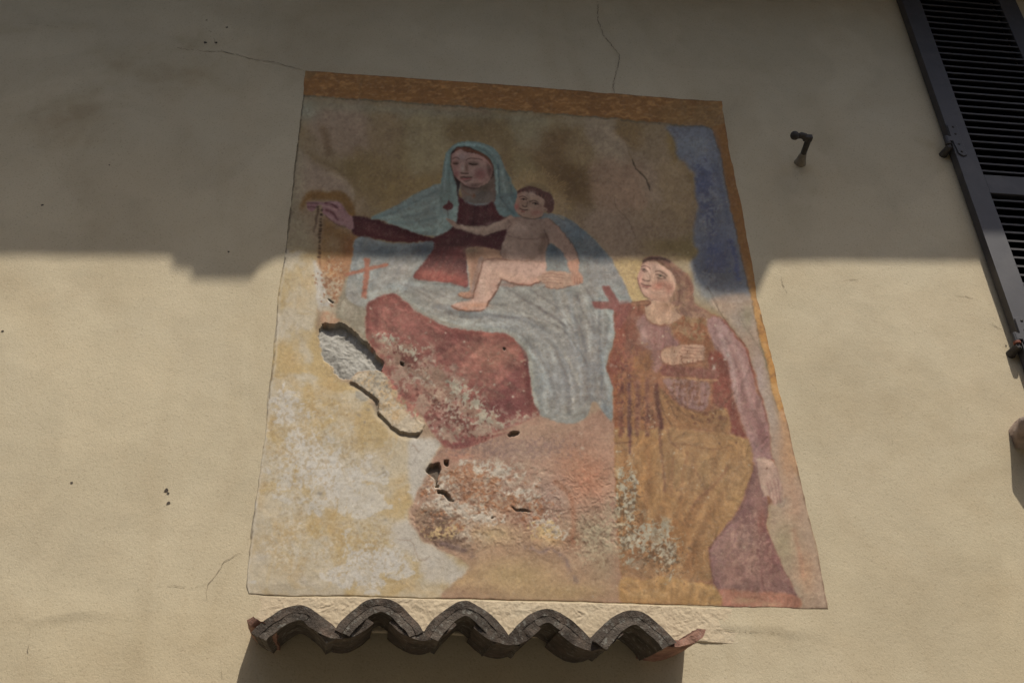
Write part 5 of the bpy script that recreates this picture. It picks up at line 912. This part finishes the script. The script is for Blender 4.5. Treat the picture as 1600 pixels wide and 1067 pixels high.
for pts in ([(262, 396), (266, 405), (272, 420), (296, 423), (300, 438), (391, 438), (405, 421), (426, 409), (445, 402), (445, 380), (262, 380)], [(1076, 402), (1082, 428), (1088, 448), (1100, 460), (1130, 463), (1183, 460), (1193, 436), (1204, 413), (1222, 402), (1222, 380), (1076, 380)]):
    bm = bmesh.new(); v = [plan(*p) for p in pts]; lo = [bm.verts.new((p[0], p[1], ZE_ - .002)) for p in v]; up_ = [bm.verts.new((p[0], p[1], ZE_ + .06)) for p in v]
    bm.faces.new(lo[::-1]); bm.faces.new(up_)
    for i in range(len(v)): bm.faces.new((lo[i], lo[(i + 1) % len(v)], up_[(i + 1) % len(v)], up_[i]))
    bmesh.ops.recalc_face_normals(bm, faces=bm.faces); from_bm('eave_bracket', bm, MAT['wood'], eave)
bm = bmesh.new(); zz0, zz1 = ZE_ + .07, ZE_ + 1.6
v = [bm.verts.new(p) for p in ((-9, -.70, zz0), (11, -.70, zz0), (11, 4, zz1), (-9, 4, zz1), (-9, -.70, zz0 + .12), (11, -.70, zz0 + .12), (11, 4, zz1 + .12), (-9, 4, zz1 + .12))]
for f in ((3, 2, 1, 0), (4, 5, 6, 7), (0, 1, 5, 4), (1, 2, 6, 5), (2, 3, 7, 6), (3, 0, 4, 7)): bm.faces.new([v[i] for i in f])
from_bm('roof', bm, MAT['roof'], house)
# ------------------------------------------------------------------ the painting as real plaster: a fine relief carrying the pigment, split into what it shows
NU, NV = 800, 830
u = np.linspace(0, 1, NU + 1); v = np.linspace(0, 1, NV + 1); UU, VV = np.meshgrid(u, v)
zt = np.interp(u, (MT[:, 0] - MT[0, 0]) / (MT[-1, 0] - MT[0, 0]), MT[:, 1]); zb = np.interp(u, (MB_[:, 0] - MB_[0, 0]) / (MB_[-1, 0] - MB_[0, 0]), MB_[:, 1])
g = np.random.RandomState(5)
def rough1(n, cell, amp, seed): return (vnoise(cell, seed, None, 4, n)[0] - .5) * amp + (vnoise(cell / 4, seed + 1, None, 4, n)[0] - .5) * amp * .6
zt = zt + rough1(NU + 1, 40, .004, 1); zb = zb + rough1(NU + 1, 40, .004, 2)
MZ = zb[None, :] * (1 - VV) + zt[None, :] * VV
xl_ = xl(MZ) + rough1(NV + 1, 40, .005, 3)[:, None]; xr_ = xr(MZ) + rough1(NV + 1, 40, .005, 4)[:, None]
MX = xl_ * (1 - UU) + xr_ * UU
mpx, mpy = to_px(MX, MZ)
def sample(A, X, Y):
    X = np.clip(X - CX0, 0, CW - 1.001); Y = np.clip(Y - CY0, 0, CH - 1.001); xi = X.astype(int); yi = Y.astype(int); fx = X - xi; fy = Y - yi
    if A.ndim == 3: fx = fx[..., None]; fy = fy[..., None]
    return (A[yi, xi] * (1 - fx) + A[yi, xi + 1] * fx) * (1 - fy) + (A[yi + 1, xi] * (1 - fx) + A[yi + 1, xi + 1] * fx) * fy
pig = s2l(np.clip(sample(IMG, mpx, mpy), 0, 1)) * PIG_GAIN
grey_ = pig.mean(-1, keepdims=True); pig = grey_ + (pig - grey_) * PIG_SAT
rel = sample(HGT, mpx, mpy)
lab = LAB[np.clip(np.round(mpy - CY0).astype(int), 0, CH - 1), np.clip(np.round(mpx - CX0).astype(int), 0, CW - 1)]
brd = np.minimum(np.minimum(np.arange(NU + 1)[None, :], NU - np.arange(NU + 1)[None, :]), np.minimum(np.arange(NV + 1)[:, None], NV - np.arange(NV + 1)[:, None]))
ef = np.clip(brd / 14.0, 0, 1)
MYY = -(0.0009 + .0016 * ef + np.where(rel < -5, rel, rel * ef) / 1000.0)
MYY = np.where(brd == 0, .004, np.where(brd == 1, MYY * .3 , MYY))
pig = np.clip(pig, 0.004, .9); pig[brd == 0] *= .5
cx_, cz_ = MX[0].mean(), MZ[0].mean()
mural = empty('wall_painting', (float(cx_), 0, float(cz_)), 'large weathered fresco with ochre border showing a veiled woman, a child and a standing figure', 'fresco')
PARTS = {0: ('painted_background', None), 1: ('painted_woman', 'seated woman in pale blue veil and red robe holding out a rosary'), 2: ('painted_child', 'bare child on the lap with a rayed halo, one arm stretched out'), 3: ('painted_saint', 'standing long-haired figure in ochre and mauve with one hand on the breast'), 4: ('border_band', 'ochre painted band along the top and right side'), 5: ('bare_plaster', 'yellowed and whitened plaster where the paint is gone'), 6: ('exposed_render', 'rough grey rendering in the broken hole')}
flab = lab[:-1, :-1]; idx = np.arange((NU + 1) * (NV + 1)).reshape(NV + 1, NU + 1)
quads = np.stack([idx[:-1, :-1], idx[:-1, 1:], idx[1:, 1:], idx[1:, :-1]], -1)
allv = np.stack([MX, MYY, MZ], -1).reshape(-1, 3); allc = np.concatenate([pig.reshape(-1, 3), np.ones((pig.shape[0] * pig.shape[1], 1))], 1).astype(np.float32)
for k, (nm, lb) in PARTS.items():
    qq = quads[flab == k]
    if not len(qq): continue
    used, inv = np.unique(qq.ravel(), return_inverse=True); nf = len(qq)
    me = bpy.data.meshes.new(nm); me.vertices.add(len(used)); me.vertices.foreach_set('co', allv[used].astype(np.float32).ravel())
    me.loops.add(nf * 4); me.loops.foreach_set('vertex_index', inv.astype(np.int32).ravel()); me.polygons.add(nf)
    me.polygons.foreach_set('loop_start', np.arange(0, nf * 4, 4, dtype=np.int32)); me.update(calc_edges=True); me.shade_smooth()
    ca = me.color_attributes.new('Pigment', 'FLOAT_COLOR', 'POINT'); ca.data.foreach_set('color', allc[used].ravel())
    o = link(nm, me, MAT['fresco'], mural); tag(o, lb)

# ------------------------------------------------------------------ band of rough mortar between picture and tiles
xs = np.linspace(at(372, 950)[0], at(1192, 985)[0], 600); ws = np.linspace(0, 1, 60)
zt_ = np.interp(xs, MB_[:, 0], MB_[:, 1]) - .001; zb_ = np.interp(xs, [xs[0], at(1085, 990)[0], xs[-1]], [2.945, 2.93, 2.925])
BX, BW = np.meshgrid(xs, ws); BZ = zb_[None] * (1 - BW) + zt_[None] * BW
nb = fbm(12, 401, 4, 6, 60, 600) - .5; nb2 = fbm(4.9, 402, 2, 2.5, 60, 600) - .5
yy = -np.clip(    .0040 + .0035 * nb + .0016 * nb2, .0012, .02)
ed = np.minimum(np.minimum(np.arange(600)[None], 599 - np.arange(600)[None]) / 90.0, np.minimum(np.arange(60)[:, None] / 3.0, (59 - np.arange(60)[:, None]) / 1.5 + .25)); ed = np.clip(ed, 0, 1) ** .5
yy = yy * ed + .004 * (1 - ed)
q0 = np.arange(600 * 60).reshape(60, 600); fq = np.stack([q0[:-1, :-1], q0[:-1, 1:], q0[1:, 1:], q0[1:, :-1]], -1).reshape(-1, 4)
me = bpy.data.meshes.new('mortar_band'); me.from_pydata(np.stack([BX, yy, BZ], -1).reshape(-1, 3).tolist(), [], fq.tolist()); me.update(); me.shade_smooth()
link('mortar_band', me, MAT['mortar'], house)
# ------------------------------------------------------------------ little canopy of curved roof tiles under the picture
FD, SLOPE = 0.235, 0.27
canopy = empty('tile_canopy', (float(at(720, 980, .0)[0]), 0, 2.85), 'short pent canopy of dark weathered curved tiles projecting beneath the fresco', 'canopy')
def shell(name, mat, cx, ztop, halfw, height, thick, y0, y1, concave=False, a0=8, a1=172, seed=0, rough=.0025, parent=None, slope=SLOPE, taper=.12, nA=26, nL=12, label=None, chip=.0):
    """half-round tile: an arched (or trough-shaped) shell running from its front end y0 back to the wall y1"""
    bm = bmesh.new(); g = random.Random(seed); off = Vector((g.uniform(0, 50), g.uniform(0, 50), g.uniform(0, 50)))
    def pt(i, j, inner):
        a = math.radians(a0 + (a1 - a0) * i / nA); s = j / nL; y = y0 + (y1 - y0) * s
        k = 1 - taper * s * (1 if not concave else -1) * .6
        rw = (halfw - (thick if inner else 0)) * k; rh = (height - (thick if inner else 0)) * k
        if concave:
            rw = (halfw - (thick if inner else 0)) * k; x = cx + rw * math.cos(a); z = ztop - (height - (thick if inner else 0)) * k * math.sin(a)
        else:
            x = cx + rw * math.cos(a); z = ztop - height + rh * math.sin(a)
        z += (y - y0) * slope
        p = Vector((x, y, z)); nv = noise.noise_vector(p * 26 + off) * rough + noise.noise_vector(p * 80 + off) * rough * .6
        if j == 0: nv.y += noise.noise(p * 45 + off) * .006 + noise.noise(p * 14 + off) * chip
        return p + nv
    O = [[bm.verts.new(pt(i, j, False)) for i in range(nA + 1)] for j in range(nL + 1)]
    I = [[bm.verts.new(pt(i, j, True)) for i in range(nA + 1)] for j in range(nL + 1)]
    for j in range(nL):
        for i in range(nA):
            bm.faces.new((O[j][i], O[j][i + 1], O[j + 1][i + 1], O[j + 1][i])); bm.faces.new((I[j][i], I[j + 1][i], I[j + 1][i + 1], I[j][i + 1]))
        bm.faces.new((O[j][0], O[j + 1][0], I[j + 1][0], I[j][0])); bm.faces.new((O[j][nA], I[j][nA], I[j + 1][nA], O[j + 1][nA]))
    for i in range(nA):
        bm.faces.new((O[0][i], I[0][i], I[0][i + 1], O[0][i + 1])); bm.faces.new((O[nL][i], O[nL][i + 1], I[nL][i + 1], I[nL][i]))
    bmesh.ops.recalc_face_normals(bm, faces=bm.faces)
    o = from_bm(name, bm, MAT[mat], parent or canopy, True)
    o.data.set_sharp_from_angle(angle=math.radians(38))
    if label: o['label'] = label
    return o
def lobe(name, mat, cx, ztop, hw, amp, thick, y0, y1, seed, rough, parent, up=True, chip=.01, off0=0.0, nA=34, nL=10, label=None, ends=(1.0, 1.0)):
    """one wave of the tile row: a crest (or a trough) of constant thickness, seen end-on"""
    bm = bmesh.new(); g = random.Random(seed); off = Vector((g.uniform(0, 50), g.uniform(0, 50), g.uniform(0, 50))); sk_ = g.uniform(-.06, .06); sg = 1 if up else -1
    def curve(x): return -.3 * sg * amp * (1 - math.cos(math.pi * x / hw)) / 2 - .7 * sg * amp * (1 - math.sqrt(max(0.0, 1 - min(.97, abs(.90 * x / hw)) ** 2))) / (1 - math.sqrt(1 - .81))
    def pt(i, j, inner):
        x = hw * (-ends[0] + (ends[0] + ends[1]) * i / nA); sl_ = (curve(x + .001) - curve(x - .001)) / .002; nrm = Vector((-sl_, 0, 1)).normalized()
        d = -(off0 + (thick if inner else 0)); s = j / nL; y = y0 + (y1 - y0) * s
        p = Vector((cx + x * (1 - .06 * s) + nrm.x * d, y, ztop + curve(x) + nrm.z * d + (y - y0) * SLOPE + sk_ * x * .3))
        nv = noise.noise_vector(p * 18 + off) * rough + noise.noise_vector(p * 75 + off) * rough * .3
        if j == 0: nv.y += noise.noise(p * 60 + off) * .002 + noise.noise(p * 16 + off) * chip * .5; nv.z += noise.noise(p * 40 + off) * (.003 if inner else .001)
        return p + nv
    O = [[bm.verts.new(pt(i, j, False)) for i in range(nA + 1)] for j in range(nL + 1)]; I = [[bm.verts.new(pt(i, j, True)) for i in range(nA + 1)] for j in range(nL + 1)]
    for j in range(nL):
        for i in range(nA):
            bm.faces.new((O[j][i], O[j][i + 1], O[j + 1][i + 1], O[j + 1][i])); bm.faces.new((I[j][i], I[j + 1][i], I[j + 1][i + 1], I[j][i + 1]))
        bm.faces.new((O[j][0], O[j + 1][0], I[j + 1][0], I[j][0])); bm.faces.new((O[j][nA], I[j][nA], I[j + 1][nA], O[j + 1][nA]))
    M_ = [bm.verts.new((O[0][i].co + I[0][i].co) / 2 + noise.noise_vector(O[0][i].co * 90) * .003) for i in range(nA + 1)]
    for i in range(nA):
        bm.faces.new((O[0][i], M_[i], M_[i + 1], O[0][i + 1])); bm.faces.new((M_[i], I[0][i], I[0][i + 1], M_[i + 1])); bm.faces.new((O[nL][i], O[nL][i + 1], I[nL][i + 1], I[nL][i]))
    bmesh.ops.holes_fill(bm, edges=[e for e in bm.edges if e.is_boundary]); bmesh.ops.recalc_face_normals(bm, faces=bm.faces)
    o = from_bm(name, bm, MAT[mat], parent, True); o.data.set_sharp_from_angle(angle=math.radians(38))
    if label: o['label'] = label
    return o
peaks = [(467, 945), (595, 935), (727, 941), (855, 951), (985, 954)]
PK = [at(*p, FD) for p in peaks]
AMP = [.074, .086, .088, .080, .086]
for k, (x, z) in enumerate(PK):
    yf = -FD - [0, .010, .005, .0, .008][k]
    o = lobe('cover_tile', 'tile', x, z, .106, AMP[k], .019, yf, .01, 10 + k, .0030, canopy, True, .012)
    lobe('bedding_mortar', 'tile_mortar', x, z, .104, AMP[k], [.022, .020, .024, .020, .022][k], yf + .001, -.02, 10 + k, .0030, o, True, .012, .0165)
vals = [(x0 + x1) / 2 for (x0, _), (x1, _) in zip(PK[:-1], PK[1:])]
zv = [at(*p, FD)[1] + .006 for p in ((530, 1000), (656, 1002), (789, 1009), (920, 1016))]
for k, (x, z) in enumerate(zip(vals, zv)):
    lobe('channel_tile', 'tile', x, z + .019, .100, .080, .024, -FD - .004, .01, 50 + k, .003, canopy, False, .010, 0.0, 30, 10, None, (.66, .66))
xl0, zl0 = PK[0][0] - .104, PK[0][1] - .066
shell('channel_tile', 'tile_red', xl0 + .062, zl0 + .046, .082, .052, .018, -FD + .026, .01, True, 96, 172, 60, .004, label='broken reddish tile at the left end', chip=.05)
shell('channel_tile', 'tile_red', PK[4][0] + .104, zv[3] + .072, .090, .062, .020, -FD + .004, .01, True, 12, 118, 61, .003, label='clean reddish tile at the right end', chip=.01)

# ------------------------------------------------------------------ louvred shutter on the right
SB, SF = .006, .046
Z0, Z1 = 3.86, 6.16
def sx(z): return 2.150 + .017 * (z - 4.4)
shut = empty('window_shutter', (sx(Z0), 0, Z0), 'tall dark grey louvred window shutter hung on iron strap hinges', 'shutter')
LW, SW = .538, .084
def slant_box(name, mat, xa, xb, za, zb, ya, yb, bev=.002, parent=shut):
    bm = bmesh.new(); v = bevel_box(bm, (0, -yb, 0), (1, -ya, 1), 0)
    for w in bm.verts:
        z = za + (zb - za) * w.co.z; w.co.x = sx(z) + (xa + (xb - xa) * w.co.x); w.co.z = z
    bmesh.ops.bevel(bm, geom=list(bm.edges), offset=bev, segments=2, profile=.5, affect='EDGES')
    return from_bm(name, bm, mat, parent)
slant_box('stile', MAT['shutter'], 0, SW, Z0, Z1, SB, SF); slant_box('stile', MAT['shutter'], LW - SW, LW, Z0, Z1, SB, SF)
rz0, rz1 = at(1565, 302, SF)[1], at(1565, 274, SF)[1]
for za, zb in ((Z0, Z0 + .10), (rz0, rz1), (Z1 - .09, Z1)): slant_box('rail', MAT['shutter'], SW + .0005, LW - SW - .0005, za, zb, SB + .002, SF - .002)
pitch = .0405; rs_ = random.Random(9)
def slat(z):
    z += rs_.uniform(-.0012, .0012); ti_ = rs_.uniform(-.0015, .0015); bm = bmesh.new(); x0 = sx(z) + SW - .004; x1 = sx(z) + LW - SW + .004
    # tilted blade, outer edge lower
    prof = [(-SF + .003, z - .014), (-SF + .0025, z - .006), (-SB - .001, z + .022), (-SB - .0015, z + .014)]
    a = [bm.verts.new((x0, y, q_)) for y, q_ in prof]; b = [bm.verts.new((x1, y, q_ + ti_)) for y, q_ in prof]
    bm.faces.new(a); bm.faces.new(b[::-1])
    for i in range(4): bm.faces.new((a[i], b[i], b[(i + 1) % 4], a[(i + 1) % 4]))
    bmesh.ops.recalc_face_normals(bm, faces=bm.faces); from_bm('slat', bm, MAT['slat'], shut)
for za, zb in ((Z0 + .10, rz0), (rz1, Z1 - .09)):
    n_ = int((zb - za) / pitch); off_ = ((zb - za) - (n_ - 1) * pitch) / 2
    for k in range(n_): slat(za + off_ + k * pitch)
# the window behind: reveal coloured dark for the shade between the slats, and dark glass
wx0, wx1, wz0, wz1 = 2.225, 2.63, 3.90, 6.08
win = empty('window', (wx0, 0, wz0)); win.parent = house
bm = bmesh.new(); v_ = {}
for i_, x_ in enumerate((wx0, wx1)):
    for j_, z_ in enumerate((wz0, wz1)):
        for k_, y_ in enumerate((.0, .20)): v_[i_, j_, k_] = bm.verts.new((x_, y_, z_))
for f_ in (((0, 0, 0), (0, 1, 0), (0, 1, 1), (0, 0, 1)), ((1, 0, 0), (1, 0, 1), (1, 1, 1), (1, 1, 0)), ((0, 1, 0), (1, 1, 0), (1, 1, 1), (0, 1, 1)), ((0, 0, 0), (0, 0, 1), (1, 0, 1), (1, 0, 0))): bm.faces.new([v_[a_] for a_ in f_])
from_bm('reveal', bm, MAT['slat'], win)
bm = bmesh.new(); bevel_box(bm, (wx0 - .01, .19, wz0 - .01), (wx1 + .01, .2, wz1 + .01), 0); from_bm('pane', bm, MAT['glass'], win)
# strap hinges screwed to the stile, with knuckle; pintles set in the wall
def hinge(px, py):
    xk, z = at(px, py, SF + .004)
    o = None
    bm = bmesh.new(); hh_ = .072
    out = [(-.006, .012), (.012, .012), (.012, .075), (.020, .082), (.052, .082), (.052, -.088), (.036, -.094), (.020, -.080), (.014, -.014), (-.006, -.014)]
    fr = [bm.verts.new((sx(z + q_) + p_ - .010, -SF - .0055, z + q_)) for p_, q_ in out]; bk = [bm.verts.new((sx(z + q_) + p_ - .010, -SF + .001, z + q_)) for p_, q_ in out]
    bm.faces.new(fr); bm.faces.new(bk[::-1])
    for i in range(len(out)): bm.faces.new((fr[i], fr[(i + 1) % len(out)], bk[(i + 1) % len(out)], bk[i]))
    bmesh.ops.recalc_face_normals(bm, faces=bm.faces); bmesh.ops.bevel(bm, geom=[e for e in bm.edges if abs(e.verts[0].co.y - e.verts[1].co.y) < 1e-6 and e.verts[0].co.y < -SF - .004], offset=.0012, segments=1, affect='EDGES')
    o = from_bm('hinge_strap', bm, MAT['shutter'], shut)
    bm = bmesh.new(); tube(bm, [(sx(z) - .012, -SF + .006, z - .018), (sx(z) - .012, -SF + .006, z + .016)], .011, 14); from_bm('hinge_knuckle', bm, MAT['shutter'], o, False)
    for q_ in (.066, .026, -.030, -.072):
        bm = bmesh.new(); tube(bm, [(sx(z + q_) + .024, -SF - .004, z + q_), (sx(z + q_) + .024, -SF - .0075, z + q_), (sx(z + q_) + .024, -SF - .0085, z + q_)], [.0052, .0048, .0022], 10)
        from_bm('screw', bm, MAT['iron'], o)
    return z
def pintle(z, where, rusty):
    p = empty('hinge_pintle', (sx(z) - .02, 0, z), where, 'hinge', 'iron hinge pins set in the wall')
    bm = bmesh.new(); x = sx(z) - .013
    tube(bm, [(x, -SF + .006, z + .012), (x, -SF + .006, z - .045)], .0075, 10); from_bm('pin', bm, MAT['iron'], p)
    bm = bmesh.new(); tube(bm, [(x, -SF + .002, z - .038), (x - .006, -.02, z - .040), (x - .012, .02, z - .042)], [.011, .014, .019], 10); from_bm('shank', bm, MAT['iron'], p)
    bm = bmesh.new(); tube(bm, [(x, -SF + .006, z - .019), (x, -SF + .006, z - .028)], .0125, 12); from_bm('washer', bm, MAT['rust' if rusty else 'iron'], p)
za = hinge(1478, 216); pintle(za, 'iron hinge pin in the shaded wall beside the upper hinge of the shutter', False)
zb = hinge(1578, 524); pintle(zb, 'rusty hinge pin in the sunlit wall beside the lower hinge of the shutter', True)

# ------------------------------------------------------------------ iron shutter stay sticking out of the wall
hx_, hz_ = at(1250, 254)
stay = empty('shutter_stay', (hx_, 0, hz_), 'small dark iron shutter stay with a knob, sticking out between fresco and shutter', 'shutter stay')
bm = bmesh.new(); tube(bm, [(hx_, .02, hz_), (hx_ - .001, -.03, hz_), (hx_ - .003, -.108, hz_ + .004), (hx_ - .003, -.122, hz_ + .004)], [.012, .0105, .0115, .012], 12); from_bm('rod', bm, MAT['iron'], stay, True)
bm = bmesh.new(); bevel_box(bm, (hx_ - .026, -.130, hz_ - .006), (hx_ + .008, -.108, hz_ + .014), .003); from_bm('catch_plate', bm, MAT['iron'], stay)
bm = bmesh.new(); tube(bm, [(hx_ - .018, -.122, hz_ + .006), (hx_ - .034, -.124, hz_ + .010), (hx_ - .048, -.126, hz_ + .002)], [.013, .012, .010], 12); from_bm('arm', bm, MAT['iron'], stay, True)
bm = bmesh.new(); ball(bm, (hx_ - .060, -.126, hz_ + .004), .0165, (1, 1, 1.05), 3); from_bm('knob', bm, MAT['iron'], stay, True)
bm = bmesh.new(); tube(bm, [(hx_, .01, hz_ - .003), (hx_, -.012, hz_ - .002), (hx_ - .001, -.034, hz_), (hx_ - .001, -.046, hz_)], [.026, .019, .0135, .0115], 14)
for w in bm.verts: w.co += noise.noise_vector(w.co * 70) * .003
from_bm('mortar_collar', bm, MAT['collar'], stay, True)
# ------------------------------------------------------------------ stone sill under the shutter, its rounded end in view
xs0, zs0 = at(1579, 679)
sill = empty('window_sill', (xs0, 0, zs0), 'brown rounded stone sill end projecting from the wall below the shutter', 'sill')
bm = bmesh.new(); nL_, nP = 30, 14; rings = []
for j in range(nL_ + 1):
    x = xs0 + .86 * j / nL_; e = .82 if j == 0 else 1
    ring = []
    for i in range(nP + 1):
        a = math.pi * i / nP; dep = .118 * e + .004; th = .034
        y = -dep * math.sin(a) ** .55; z = zs0 + .008 - .024 + th * math.cos(a)
        p = Vector((x + (y * .16 if j < 2 else 0), y, z)); p += noise.noise_vector(p * 30) * .006; p.y = p.y if 0 < i < nP else .01
        ring.append(bm.verts.new(p))
    rings.append(ring)
for r0, r1 in zip(rings[:-1], rings[1:]):
    for i in range(nP): bm.faces.new((r0[i], r0[i + 1], r1[i + 1], r1[i]))
bm.faces.new(rings[0]); bm.faces.new(rings[-1][::-1]); bmesh.ops.recalc_face_normals(bm, faces=bm.faces)
from_bm('slab', bm, MAT['stone'], sill, True)
